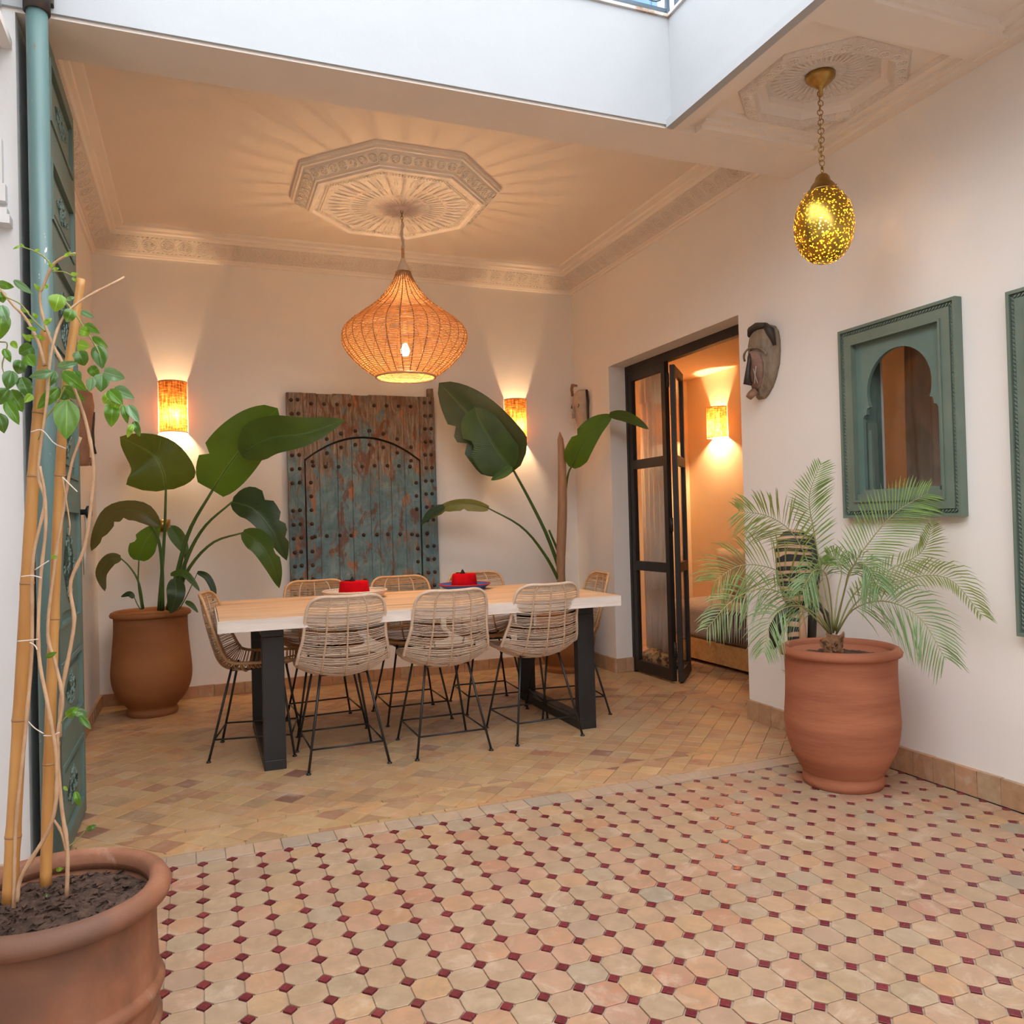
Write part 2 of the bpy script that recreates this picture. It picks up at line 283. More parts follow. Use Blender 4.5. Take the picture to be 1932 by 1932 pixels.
# ---------------------------------------------------------------- mesh building
def catmull(pts, n):
    pts = [Vector(p) for p in pts]
    if len(pts) == 2: return [pts[0].lerp(pts[1], k/(n-1)) for k in range(n)]
    P = [pts[0]*2-pts[1]] + pts + [pts[-1]*2-pts[-2]]; out = []
    for k in range(n):
        u = k/(n-1)*(len(pts)-1); i = min(int(u), len(pts)-2); t = u-i
        a, b, c, d = P[i:i+4]
        out.append(.5*((2*b)+(c-a)*t+(2*a-5*b+4*c-d)*t*t+(3*b-a-3*c+d)*t**3))
    return out
class MB:
    def __init__(s): s.v = []; s.f = []; s.uv = {}
    def add(s, vs, fs):
        o = len(s.v); s.v += [Vector(p) for p in vs]; s.f += [tuple(i+o for i in f) for f in fs]; return s
    def box(s, x0, y0, z0, x1, y1, z1):
        return s.add([(x0, y0, z0), (x1, y0, z0), (x1, y1, z0), (x0, y1, z0), (x0, y0, z1), (x1, y0, z1), (x1, y1, z1), (x0, y1, z1)],
                     [(0, 3, 2, 1), (4, 5, 6, 7), (0, 1, 5, 4), (1, 2, 6, 5), (2, 3, 7, 6), (3, 0, 4, 7)])
    def obox(s, c, ux, uy, uz):
        c, ux, uy, uz = map(Vector, (c, ux, uy, uz)); o = len(s.v)
        s.box(-1, -1, -1, 1, 1, 1)
        for k in range(o, o+8): q = s.v[k]; s.v[k] = c+ux*q.x+uy*q.y+uz*q.z
        return s
    def tube(s, path, r, n=6, cap=True, closed=False):
        path = [Vector(p) for p in path]; m = len(path)
        rr = r if isinstance(r, (list, tuple)) else [r]*m
        o = len(s.v); up = None
        for k, p in enumerate(path):
            t = (path[(k+1) % m]-path[k-1]) if closed else (path[min(k+1, m-1)]-path[max(k-1, 0)])
            if t.length < 1e-9: t = Vector((0, 0, 1))
            t.normalize()
            if up is None:
                up = Vector((0, 0, 1)) if abs(t.z) < .9 else Vector((1, 0, 0))
            u = up-t*up.dot(t)
            if u.length < 1e-6: u = t.orthogonal()
            u.normalize(); up = u; w_ = t.cross(u)
            for j in range(n):
                a = 2*PI*j/n; s.v.append(p+(u*math.cos(a)+w_*math.sin(a))*rr[k])
        for k in range(m if closed else m-1):
            for j in range(n):
                a, b = o+k*n+j, o+k*n+(j+1) % n; c, d = o+((k+1) % m)*n+(j+1) % n, o+((k+1) % m)*n+j
                s.f.append((a, b, c, d))
        if cap and not closed: s.f.append(tuple(o+j for j in range(n))[::-1]); s.f.append(tuple(o+(m-1)*n+j for j in range(n)))
        return s
    def lathe(s, prof, n=32, c=(0, 0, 0), wob=0, cap=True):
        o = len(s.v); m = len(prof)
        for k, (r, z) in enumerate(prof):
            for j in range(n):
                a = 2*PI*j/n; rr = r*(1+wob*math.sin(3*a+z*9))
                s.v.append(Vector((c[0]+rr*math.cos(a), c[1]+rr*math.sin(a), c[2]+z)))
        for k in range(m-1):
            for j in range(n): s.f.append((o+k*n+j, o+k*n+(j+1) % n, o+(k+1)*n+(j+1) % n, o+(k+1)*n+j))
        if cap and prof[0][0] > 1e-6: s.f.append(tuple(o+j for j in range(n))[::-1])
        if cap and prof[-1][0] > 1e-6: s.f.append(tuple(o+(m-1)*n+j for j in range(n)))
        return s
    def loft(s, rings, cap=True, closed=True):
        n = len(rings[0]); o = len(s.v)
        for r in rings: s.v += [Vector(p) for p in r]
        for k in range(len(rings)-1):
            for j in range(n if closed else n-1): s.f.append((o+k*n+j, o+k*n+(j+1) % n, o+(k+1)*n+(j+1) % n, o+(k+1)*n+j))
        if cap: s.f.append(tuple(o+j for j in range(n))[::-1]); s.f.append(tuple(o+(len(rings)-1)*n+j for j in range(n)))
        return s
    def tile(s, poly, z0, z1, ch=.0012):
        n = len(poly); cx_ = sum(p[0] for p in poly)/n; cy_ = sum(p[1] for p in poly)/n
        ins = []
        for p in poly:
            d = Vector((cx_-p[0], cy_-p[1])); L = d.length or 1; ins.append((p[0]+d.x/L*ch*1.4, p[1]+d.y/L*ch*1.4))
        o = len(s.v); s.v += [Vector((p[0], p[1], z0)) for p in poly]+[Vector((p[0], p[1], z1-ch)) for p in poly]+[Vector((p[0], p[1], z1)) for p in ins]
        for j in range(n):
            k = (j+1) % n; s.f.append((o+j, o+k, o+n+k, o+n+j)); s.f.append((o+n+j, o+n+k, o+2*n+k, o+2*n+j))
        s.f.append(tuple(o+2*n+j for j in range(n))); return s
    def grid(s, G, uvs=None):
        o = len(s.v); nr, nc = len(G), len(G[0])
        for i, row in enumerate(G):
            for j, p in enumerate(row):
                if uvs: s.uv[len(s.v)] = uvs[i][j]
                s.v.append(Vector(p))
        for i in range(nr-1):
            for j in range(nc-1): s.f.append((o+i*nc+j, o+i*nc+j+1, o+(i+1)*nc+j+1, o+(i+1)*nc+j))
        return s
    def mesh(s, name, mat, org=(0, 0, 0), smooth=False):
        me = bpy.data.meshes.new(name); og = Vector(org)
        me.from_pydata([tuple(p-og) for p in s.v], [], s.f)
        if s.uv:
            ul = me.uv_layers.new(name='UVMap')
            for lp in me.loops: ul.data[lp.index].uv = s.uv.get(lp.vertex_index, (0, 0))
        if smooth: me.shade_smooth()
        me.materials.append(mat); me.update(); return me
    def build(s, name, mat, parent=None, org=None, smooth=False, label=None, kind=None):
        if org is None: org = tuple(parent['_org']) if parent is not None and '_org' in parent else (0, 0, 0)
        return link(name, s.mesh(name, mat, org, smooth), parent, label, kind)
def link(name, me, parent=None, label=None, kind=None, loc=None, rot=None):
    o = bpy.data.objects.new(name, me); sc.collection.objects.link(o)
    if parent is not None:
        o.parent = parent
        if '_org' in parent and parent.parent is None: o['_org'] = parent['_org']
    if label: o['label'] = label
    if kind: o['kind'] = kind
    if loc is not None: o.location = loc
    if rot is not None: o.rotation_euler = rot
    return o
def thing(name, label, cat, loc=(0, 0, 0), rz=0, group=None, world=True):
    o = bpy.data.objects.new(name, None); sc.collection.objects.link(o); o.location = loc; o.rotation_euler = (0, 0, rz)
    o.empty_display_size = .05
    o['label'] = label; o['category'] = cat
    if group: o['group'] = group
    if world: o['_org'] = list(loc)
    return o
def struct(name, mb, mat, parent=None, smooth=False, label=None):
    o = mb.build(name, mat, parent, smooth=smooth, label=label)
    if parent is None: o['kind'] = 'structure'
    return o
def struct_empty(name, label=None):
    o = bpy.data.objects.new(name, None); sc.collection.objects.link(o); o['kind'] = 'structure'; o.empty_display_size = .05
    if label: o['label'] = label
    return o
def bevel(o, w_=.004, seg=2):
    m = o.modifiers.new('bevel', 'BEVEL'); m.width = w_; m.segments = seg; m.limit_method = 'ANGLE'; return o
def copy_tree(o, parent=None):
    c = o.copy(); sc.collection.objects.link(c)
    if parent is not None: c.parent = parent
    for ch in list(o.children): copy_tree(ch, c)
    return c
def point_light(name, loc, power, col=WARM, r=.02, parent=None):
    l = bpy.data.lights.new(name, 'POINT'); l.energy = power; l.color = col; l.shadow_soft_size = r
    o = bpy.data.objects.new(name, l); sc.collection.objects.link(o); o.location = loc
    if parent is not None: o.parent = parent; o.location = Vector(loc)-Vector(parent['_org']) if '_org' in parent else loc
    return o

# ---------------------------------------------------------------- room shell
XR, YB, XL = 3.02, 6.20, -.66           # right wall, back wall, left wall of the dining recess
YF, ZS, ZC = 3.19, 3.02, 3.30           # face of the beam, underside of the beam, recess ceiling
XF, XG = 2.09, -.60                     # faces of the two galleries beside the open court
WT = .15
def wall_holes(lo, hi, holes, axis, p0, p1):
    "wall slab with rectangular holes; lo/hi = (u0,z0),(u1,z1); axis 'x' means the slab runs along Y at x in p0..p1"
    us = sorted({lo[0], hi[0], *[h[0] for h in holes], *[h[2] for h in holes]}); zs = sorted({lo[1], hi[1], *[h[1] for h in holes], *[h[3] for h in holes]})
    m = MB()
    ok = {}
    for i in range(len(us)-1):
        for j in range(len(zs)-1):
            uc, zc = (us[i]+us[i+1])/2, (zs[j]+zs[j+1])/2
            ok[i, j] = not any(h[0] < uc < h[2] and h[1] < zc < h[3] for h in holes)
    def P(u, z, p): return (p, u, z) if axis == 'x' else (u, p, z)
    idx = {}
    def V(u, z, p):
        k = (u, z, p)
        if k not in idx: idx[k] = len(m.v); m.v.append(Vector(P(u, z, p)))
        return idx[k]
    for (i, j), o in ok.items():
        if not o: continue
        a, b, c, d = (us[i], zs[j]), (us[i+1], zs[j]), (us[i+1], zs[j+1]), (us[i], zs[j+1])
        m.f.append(tuple(V(*q, p0) for q in (d, c, b, a))); m.f.append(tuple(V(*q, p1) for q in (a, b, c, d)))
        for (q, r_, di, dj) in ((a, b, 0, -1), (b, c, 1, 0), (c, d, 0, 1), (d, a, -1, 0)):
            if not ok.get((i+di, j+dj), False): m.f.append((V(*q, p0), V(*r_, p0), V(*r_, p1), V(*q, p1)))
    return m
struct('wall_right', wall_holes((-5.2, 0), (6.35, 3.55), [(3.94, 0, 5.57, 2.40), (2.52, 1.25, 3.02, 2.02)], 'x', XR, XR+WT), plaster_in)
struct('wall_back', MB().box(XL-.15, YB, 0, XR, YB+.15, 3.55), plaster_in)
struct('wall_left', MB().box(XL-.15, 3.46, 0, XL, YB, 3.55), plaster_in)
struct('wall_pier_left', MB().box(-1.55, YF, 0, -.562, 3.46, ZS), plaster)
struct('wall_court_left', MB().box(-1.70, -5.2, 0, -1.55, 3.46, 3.55), plaster)
struct('wall_court_front', MB().box(-1.70, -5.35, 0, XR+WT, -5.2, 3.62), plaster)
struct('ceiling', MB().box(XL, 3.46, ZC, XR, YB, ZC+.1), ceil_m)
struct('trim_beam', MB().box(-1.55, YF+.001, ZS, XR, 3.46, ZC+.25), trim_m)
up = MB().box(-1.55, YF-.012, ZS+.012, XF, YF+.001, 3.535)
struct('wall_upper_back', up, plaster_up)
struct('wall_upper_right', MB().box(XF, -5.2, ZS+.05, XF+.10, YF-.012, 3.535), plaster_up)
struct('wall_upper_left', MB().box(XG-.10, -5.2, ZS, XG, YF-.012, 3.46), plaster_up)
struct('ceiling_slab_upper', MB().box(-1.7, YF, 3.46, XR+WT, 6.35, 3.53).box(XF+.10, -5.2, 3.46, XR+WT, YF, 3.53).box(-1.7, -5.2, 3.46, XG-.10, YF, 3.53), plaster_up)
struct('trim_ledge', MB().box(-.6, YF-.024, 3.535, XF+.01, YF+.06, 3.549).box(XF-.012, -5.2, 3.535, XF+.10, YF-.024, 3.549), rusty_m)
struct('wall_storey_back', MB().box(-1.7, 4.5, 3.53, XR+WT, 4.62, 5.0), plaster)
struct('wall_storey_right', MB().box(XR, -5.2, 3.53, XR+.12, 4.5, 4.6), plaster)
struct('wall_storey_left', MB().box(-1.7, -5.2, 3.53, -1.58, 4.5, 4.2), plaster)

# mouldings: edge of the right gallery, coffers, octagonal recess
mo = MB()
mo.box(XF-.028, -5.2, ZS-.004, XF+.012, YF-.012, ZS+.035)          # projecting fillet of the fascia
mo.box(XF-.012, -5.2, ZS+.035, XF+.012, YF-.012, ZS+.052)
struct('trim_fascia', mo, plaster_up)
mo = MB()
for a, b, z in ((0, .055, ZS), (.055, .085, ZS+.018), (.085, .13, ZS+.034)):
    mo.box(XF+.012+a, -5.2, z, XF+.012+b, YF, ZS+.07); mo.box(XR-b, -5.2, z, XR-a, YF, ZS+.07)
    mo.box(XF+.14, YF-b, z, XR-.13, YF-a, ZS+.07)
mo.box(XF+.02, 2.16, ZS+.005, XR-.02, 2.32, ZS+.07).box(XF+.1, 2.14, ZS+.02, XR-.1, 2.34, ZS+.07)
mo.box(XF+.02, .95, ZS+.005, XR-.02, 1.11, ZS+.07)
struct('trim_gallery', mo, trim_m)
OC = (2.60, 2.755)
def octpts(c, r, z, ph=PI/8): return [(c[0]+r/math.cos(PI/8)*math.cos(ph+k*PI/4), c[1]+r/math.cos(PI/8)*math.sin(ph+k*PI/4), z) for k in range(8)]
zt = ZS+.06
gs = MB()
o8 = octpts(OC, .27, zt, PI/8)
x0, x1, y0, y1 = XF, XR, 2.2, YF
bd = [(x1, OC[1]+.12, zt), (OC[0]+.12, y1, zt), (OC[0]-.12, y1, zt), (x0, OC[1]+.12, zt), (x0, OC[1]-.12, zt), (OC[0]-.12, y0, zt), (OC[0]+.12, y0, zt), (x1, OC[1]-.12, zt)]
cr = {0: (x1, y1, zt), 2: (x0, y1, zt), 4: (x0, y0, zt), 6: (x1, y0, zt)}
for k in range(8):
    q = [o8[k], bd[k]] + ([cr[k]] if k in cr else []) + [bd[(k+1) % 8], o8[(k+1) % 8]]
    gs.add(q, [tuple(range(len(q)))])
gs.add([(XF, -5.2, zt), (XR, -5.2, zt), (XR, 2.2, zt), (XF, 2.2, zt)], [(0, 1, 2, 3)])
gs.loft([octpts(OC, .27, zt), octpts(OC, .26, zt+.03), octpts(OC, .235, zt+.035), octpts(OC, .23, zt+.065)], cap=False)
struct('ceiling_gallery', gs, trim_m)
rz_ = MB().loft([octpts(OC, .345, zt-.001), octpts(OC, .335, zt-.018), octpts(OC, .285, zt-.022), octpts(OC, .27, zt-.001)], cap=False)
rt = struct_empty('trim_coffer', 'octagonal carved plaster coffer in the gallery ceiling')
rz_.build('carved_border', carve_m, rt)
MB().add(octpts(OC, .235, zt+.06), [tuple(range(8))]).build('carved_panel', carve2_m, rt)
g_orn = (OC, zt, rt)
struct('ceiling_gallery_left', MB().box(-1.55, -5.2, ZS+.03, XG-.10, YF, ZS+.08), plaster_in)
mo = MB().box(XG-.075, -5.2, ZS-.02, XG-.03, YF-.012, ZS+.03).box(XG-.16, -5.2, ZS-.005, XG-.12, YF-.012, ZS+.03)
struct('trim_gallery_left', mo, plaster)
# stepped plaster corbel on the pier at the far left
mo = MB()
for k, (x_, z0_, z1_) in enumerate(((-.600, 2.40, 2.56), (-.590, 2.34, 2.40), (-.585, 2.29, 2.315), (-.576, 2.26, 2.29))): mo.box(-.80, YF-.03-.008*k, z0_, x_-.004, YF, z1_)
struct('trim_corbel', mo, plaster)

struct('trim_left_arch', MB().box(-.605, 1.6, 2.885, -.572, YF, 2.915).box(-.600, 1.6, 2.915, -.580, YF, 2.93), trim_m)

# cornice of the recess (mitred, three sides)
def cornice(prof, mat, name, parent):
    pts = []
    for d, z in prof: pts.append([(XL+d, 3.46, z), (XL+d, YB-d, z), (XR-d, YB-d, z), (XR-d, 3.46, z)])
    m = MB()
    for k in range(len(pts)-1):
        for j in range(3): m.add([pts[k][j], pts[k][j+1], pts[k+1][j+1], pts[k+1][j]], [(0, 1, 2, 3)])
    return m.build(name, mat, parent)
cn = struct_empty('trim_cornice', 'carved plaster cornice around the dining recess ceiling')
cornice([(0, 3.135), (.014, 3.137), (.020, 3.150), (.030, 3.152), (.034, 3.163)], trim_m, 'lower_bead', cn)
cornice([(.034, 3.163), (.135, 3.245)], carve_m, 'carved_band', cn)
cornice([(.135, 3.245), (.145, 3.262), (.165, 3.266), (.170, 3.280), (.215, 3.285), (.220, 3.2999)], trim_m, 'upper_bead', cn)

# ceiling rosette above the table
RC = (1.19, 4.93)
ro = struct_empty('trim_rosette', 'large octagonal carved plaster rosette on the recess ceiling')
R8 = lambda r, z: [(RC[0]+(p[0]-RC[0])*.96, p[1], z) for p in octpts(RC, r, z)]
MB().loft([R8(.640, ZC), R8(.640, ZC-.020), R8(.630, ZC-.024), R8(.628, ZC-.034), R8(.616, ZC-.036), R8(.608, ZC-.050)], cap=False).build('outer_moulding', trim_m, ro)
MB().loft([R8(.608, ZC-.046), R8(.548, ZC-.078)], cap=False).build('carved_border', trim_m, ro)
MB().loft([R8(.548, ZC-.078), R8(.544, ZC-.092), R8(.532, ZC-.094), R8(.528, ZC-.106), R8(.508, ZC-.110), R8(.498, ZC-.096)], cap=False).build('inner_moulding', trim_m, ro)
MB().add(R8(.500, ZC-.096), [tuple(range(8))]).build('carved_field', carve2_m, ro)
def flower(m, c, U, V, Nn, r, petals=8, th=.0022):
    m.tube([c+U*r*math.cos(a)+V*r*math.sin(a) for a in [2*PI*j/12 for j in range(12)]], th, 4, closed=True)
    for k in range(petals):
        a = 2*PI*k/petals; d = U*math.cos(a)+V*math.sin(a); m.tube([c+d*r*.25, c+d*r*.6+Nn*.002, c+d*r*.85], [th*.4, th*1.3, th*.4], 4, cap=False)
om = MB()
for k in range(8):
    p, q = Vector(R8(.578, ZC-.0635)[k]), Vector(R8(.578, ZC-.0635)[(k+1) % 8]); U = (q-p).normalized(); ctr = Vector((RC[0], RC[1], (p.z))); V = ((ctr-(p+q)/2).normalized()*.88+Vector((0, 0, -.47))).normalized(); Nn = U.cross(V)
    if Nn.z > 0: Nn = -Nn
    for j in range(7): flower(om, p+(q-p)*(j+.5)/7+Nn*.002, U, V, Nn, .026, 6, .0036)
for k in range(8):
    for rr_, nn_ in ((.47, 20), (.455, 20)):
        p, q = Vector(R8(rr_, ZC-.099)[k]), Vector(R8(rr_, ZC-.099)[(k+1) % 8])
        for j in range(nn_):
            c = p+(q-p)*(j+.5)/nn_; om.tube([c-(q-p).normalized()*.006, c+Vector((0, 0, -.004)), c+(q-p).normalized()*.006], [.002, .005, .002], 4, cap=False)
for k in range(48):
    a = 2*PI*k/48; d = Vector((math.cos(a), math.sin(a), 0)); c = Vector((RC[0]+.02, RC[1]+.01, ZC-.098))
    om.tube([c+d*.31, c+d*.36+Vector((0, 0, -.005)), c+d*.43], [.003, .011, .003], 5, cap=False)
    om.tube([c+d*.20, c+d*.235+Vector((0, 0, -.004)), c+d*.29], [.002, .007, .002], 5, cap=False)
om.build('stucco_flowers', trim_m, ro, smooth=True, kind='stuff')
cm_ = MB()
def band(p, q, U, V, Nn, step=.115):
    p, q = Vector(p), Vector(q); n = int((q-p).length/step)
    for j in range(n):
        c = p+(q-p)*(j+.5)/n+Nn*.002; flower(cm_, c, U, V, Nn, .046, 12, .0026); flower(cm_, c, U, V, Nn, .026, 6, .0024)
    for s_ in (-1, 1):
        m2 = int((q-p).length/.03)
        for j in range(m2): c = p+(q-p)*(j+.5)/m2+V*s_*.058+Nn*.001; cm_.tube([c-U*.008, c+Nn*.004, c+U*.008], [.001, .0045, .001], 4, cap=False)
for p, q, inn_ in (((XL, YB, 0), (XR, YB, 0), (0, -1, 0)), ((XR, YB, 0), (XR, 3.46, 0), (-1, 0, 0)), ((XL, 3.46, 0), (XL, YB, 0), (1, 0, 0))):
    iv = Vector(inn_); V = (iv*.101+Vector((0, 0, .082))).normalized(); U = (Vector(q)-Vector(p)).normalized(); Nn = (iv*.082-Vector((0, 0, .101))).normalized()
    off = iv*.0845+Vector((0, 0, 3.204)); band(Vector(p)+off+U*.08, Vector(q)+off-U*.08, U, V, Nn)
cm_.build('stucco_rosettes', trim_m, cn, smooth=True, kind='stuff')
gm = MB()
for k in range(8):
    p, q = Vector(octpts(OC, .31, zt-.021)[k]), Vector(octpts(OC, .31, zt-.021)[(k+1) % 8]); U = (q-p).normalized(); V = U.cross(Vector((0, 0, 1)))
    for j in range(4): flower(gm, p+(q-p)*(j+.5)/4, U, V, Vector((0, 0, -1)), .021, 6, .0030)
for k in range(40):
    a = 2*PI*k/40; d = Vector((math.cos(a), math.sin(a), 0)); c = Vector((*OC, zt+.059))
    gm.tube([c+d*.10, c+d*.13-Vector((0, 0, .004)), c+d*.17], [.002, .007, .002], 5, cap=False); gm.tube([c+d*.18, c+d*.195-Vector((0, 0, .004)), c+d*.22], [.002, .006, .002], 5, cap=False)
gm.build('stucco_flowers', trim_m, rt, smooth=True, kind='stuff')
ft = MB()
for k in range(36):
    a = 2*PI*k/36; d = Vector((math.cos(a), math.sin(a), 0)); c = Vector((1.236, 4.95, ZC-.096))
    ft.tube([c+d*.05, c+d*.10-Vector((0, 0, .004)), c+d*.155], [.003, .008, .003], 5)
ft.lathe([(.0, -.012), (.03, -.012), (.045, -.002), (.05, 0)], 24, (1.236, 4.95, ZC-.096))
ft.build('fluted_boss', trim_m, ro, kind='stuff')

# ---------------------------------------------------------------- floor and its tiles
fl = struct('floor', MB().box(-1.7, -5.35, -.12, XR+WT, 6.35, -.006).box(XR+WT, 1.5, -.12, 4.9, 7.1, -.006), grout)
fl['label'] = 'terracotta tiled floor of court and dining recess'
F2 = lambda x, y: (Vector((x, y, 0))-CAM)
def seen(x, y):
    v = Vector((x, y, 0))-CAM; c = v.x*Vector(( _a.x, _b.x, _c.x)); 
    q = Vector((_a.x*v.x+_b.x*v.y+_c.x*v.z, _a.y*v.x+_b.y*v.y+_c.y*v.z, _a.z*v.x+_b.z*v.y+_c.z*v.z))
    if q.z < .2: return False
    return -40 < 966+FPX*q.x/q.z < 1972 and -40 < 966+FPX*q.y/q.z < 1972
TX, TY, TX0, TY0 = .1, .1029, .487, 3.118
octv = []
for k in range(8):
    c = .0235; hx, hy = TX/2-.0007, TY/2-.0007
    def j(): return R_.uniform(-.0011, .0011)
    P = [(hx, -hy+c), (hx+.0002, 0), (hx, hy-c), (hx-c, hy), (0, hy+.0002), (-hx+c, hy), (-hx, hy-c), (-hx, 0), (-hx, -hy+c), (-hx+c, -hy), (0, -hy), (hx-c, -hy)]
    P = [(x*R_.uniform(.975, 1.0), y*R_.uniform(.975, 1.0)) for x, y in P]
    octv.append(MB().tile(P, -.008, R_.uniform(-.0005, .0005)).mesh('octagonal_tile', clay))
cabv = []
for k in range(6):
    r = .0195
    P = [(r+R_.uniform(-.002, .001), 0), (0, r+R_.uniform(-.002, .001)), (-r+R_.uniform(-.001, .002), 0), (0, -r+R_.uniform(-.001, .002))]
    cabv.append(MB().tile(P, -.008, .0004, .0008).mesh('red_diamond_tile', cab_m))
octs, cabs = [], []
for i in range(-22, 26):
    for k in range(-1, 82):
        x, y = TX0+i*TX, TY0-k*TY
        if -1.55 < x < XR-.01 and y > -5.1 and y < 3.125: cabs.append((x, y))
        x2, y2 = x+TX/2, y-TY/2
        if -1.5 < x2 < XR-.04 and y2 > -5.1 and y2 < 3.09: octs.append((x2, y2))
def split_near(L):
    vis = sorted([p for p in L if seen(*p)], key=lambda p: (Vector((p[0], p[1], 0))-CAM).length)
    near = set(vis[:300]); return vis[:300], [p for p in L if p not in near]
near, far = split_near(octs)
for k, (x, y) in enumerate(near): link('octagonal_tile', octv[R_.randrange(8)], fl, loc=(x, y, 0))
def joined(L, variants, name, mat):
    m = MB()
    for x, y in L:
        me = variants[R_.randrange(len(variants))]; o = len(m.v)
        m.v += [Vector((q.co.x+x, q.co.y+y, q.co.z)) for q in me.vertices]; m.f += [tuple(o+i for i in p.vertices) for p in me.polygons]
    return m.build(name, mat, fl, kind='stuff')
joined(far, octv, 'octagonal_tile_field', clay)
near, far = split_near(cabs)
for k, (x, y) in enumerate(near): link('red_diamond_tile', cabv[R_.randrange(6)], fl, loc=(x, y, 0))
joined(far, cabv, 'red_diamond_tile_field', cab_m)
# bed filler strip along the right wall where the octagons stop
def clip(poly, a, b, c):
    out = []
    for k in range(len(poly)):
        p, q = poly[k], poly[(k+1) % len(poly)]; dp, dq = a*p[0]+b*p[1]-c, a*q[0]+b*q[1]-c
        if dp <= 0: out.append(p)
        if dp*dq < 0: t = dp/(dp-dq); out.append((p[0]+(q[0]-p[0])*t, p[1]+(q[1]-p[1])*t))
    return out
def area(P): return abs(sum(P[k][0]*P[(k+1) % len(P)][1]-P[(k+1) % len(P)][0]*P[k][1] for k in range(len(P))))/2
def clipbox(P, x0, x1, y0, y1):
    for a, b, c in ((1, 0, x1), (-1, 0, -x0), (0, 1, y1), (0, -1, -y0)):
        P = clip(P, a, b, c)
        if len(P) < 3: return []
    return P if area(P) > .0006 else []
GAP = .0009
def shrink(P):
    n = len(P); c = Vector((sum(p[0] for p in P)/n, sum(p[1] for p in P)/n))
    return [(p[0]+(c.x-p[0])/max(.01, (Vector(p)-c).length)*GAP*1.3+R_.uniform(-.0006, .0006), p[1]+(c.y-p[1])/max(.01, (Vector(p)-c).length)*GAP*1.3+R_.uniform(-.0006, .0006)) for p in P]
def diag_tiles(x0, x1, y0, y1, s=.1, ox=2.048, oy=3.49):
    out = []; h = s*math.sqrt(.5)
    for i in range(-60, 60):
        for j in range(-60, 60):
            cx_, cy_ = ox+(i-j)*h, oy+h+(i+j)*h
            if not (x0-h < cx_ < x1+h and y0-h < cy_ < y1+h): continue
            P = clipbox([(cx_, cy_-h), (cx_+h, cy_), (cx_, cy_+h), (cx_-h, cy_)], x0, x1, y0, y1)
            if P: out.append(P)
    return out
def row(x0, x1, y0, y1, w_, jit=.0):
    out = []; x = x0
    while x < x1-.01:
        ww = w_*R_.uniform(1-jit, 1+jit); out.append([(x, y0), (min(x+ww, x1), y0), (min(x+ww, x1), y1), (x, y1)]); x += ww
    return out
def lay(polys, name, mat, parts=300):
    polys = [shrink(P) for P in polys]
    cen = lambda P: (sum(p[0] for p in P)/len(P), sum(p[1] for p in P)/len(P))
    vis = sorted([k for k, P in enumerate(polys) if seen(*cen(P))], key=lambda k: (Vector((*cen(polys[k]), 0))-CAM).length)[:parts]
    vs = set(vis); m = MB()
    for k in vis:
        c = cen(polys[k]); mt = darktile if (mat is clay_in and R_.random() < .022) else mat
        me = MB().tile([(p[0]-c[0], p[1]-c[1]) for p in polys[k]], -.008, R_.uniform(-.0006, .0006)).mesh(name, mt)
        link(name, me, fl, loc=(c[0], c[1], 0))
    for k, P in enumerate(polys):
        if k not in vs: m.tile(P, -.008, R_.uniform(-.0004, .0004))
    if m.v: m.build(name+'_field', mat, fl, kind='stuff')
lay(row(-1.55, XR, 3.137, 3.237, .101), 'border_tile', greytile)
st = row(-1.55, XR, 3.240, 3.268, .14, .25)
lay(st, 'edging_tile', clay_in)
lay(diag_tiles(-1.55, XR, 3.270, 3.462), 'diagonal_border_tile', clay_in)
lay(row(XL, XR, 3.464, 3.494, .16, .3), 'edging_strip_tile', clay_in)
lay(diag_tiles(XL, XR, 3.496, YB), 'diagonal_tile', clay_in)
lay(row(3.935, 5.575, XR-.0, XR+WT, .12, .1) and [[(q[1], q[0]) for q in P][::-1] for P in row(3.935, 5.575, XR+.001, XR+WT, .12, .1)], 'threshold_tile', clay_in)
lay(diag_tiles(XR+WT, 4.7, 1.6, 7.0), 'side_room_tile', clay_in, 60)
MB().box(XL, 3.27, -.007, XR, YB, -.0055).build('dark_grout_bed', grout_d, fl)

# baseboards: tile by tile
def baseboard(name, p0, p1, nrm, h, th=.018, w_=.105):
    p0, p1, nrm = Vector(p0), Vector(p1), Vector(nrm); L = (p1-p0).length; n = max(1, round(L/w_)); d = (p1-p0)/L; ww = L/n
    par = struct_empty(name)
    MB().obox((p0+p1)/2+nrm*.004+Vector((0, 0, h/2)), d*L/2, nrm*.004, Vector((0, 0, h/2-.002))).build('mortar_bed', grout, par)
    for k in range(n):
        c = p0+d*(k+.5)*ww+nrm*(th/2)+Vector((0, 0, h/2))
        hh = h*R_.uniform(.97, 1.02); g = .0012
        m = MB().obox((0, 0, 0), d*(ww/2-g), nrm*(th/2), Vector((0, 0, hh/2-.001)))
        for q in m.v: q += Vector((R_.uniform(-.0012, .0012), R_.uniform(-.0012, .0012), R_.uniform(-.0015, .0015)))
        me = m.mesh('baseboard_tile', base_m); link('baseboard_tile', me, par, loc=c)
    return par
baseboard('baseboard_back', (XL, YB, 0), (XR, YB, 0), (0, -1, 0), .085)
baseboard('baseboard_left', (XL, 3.46, 0), (XL, YB, 0), (1, 0, 0), .085)
baseboard('baseboard_right', (XR, .6, 0), (XR, 3.94, 0), (-1, 0, 0), .112, .022, .107)
baseboard('baseboard_corner', (XR, 5.57, 0), (XR, YB, 0), (-1, 0, 0), .11, .02, .12)
baseboard('baseboard_jamb', (XR, 5.57, 0), (XR+WT, 5.57, 0), (0, -1, 0), .11, .016, .075)
baseboard('baseboard_pier', (-1.55, YF, 0), (-.562, YF, 0), (0, -1, 0), .085, .018, .11)
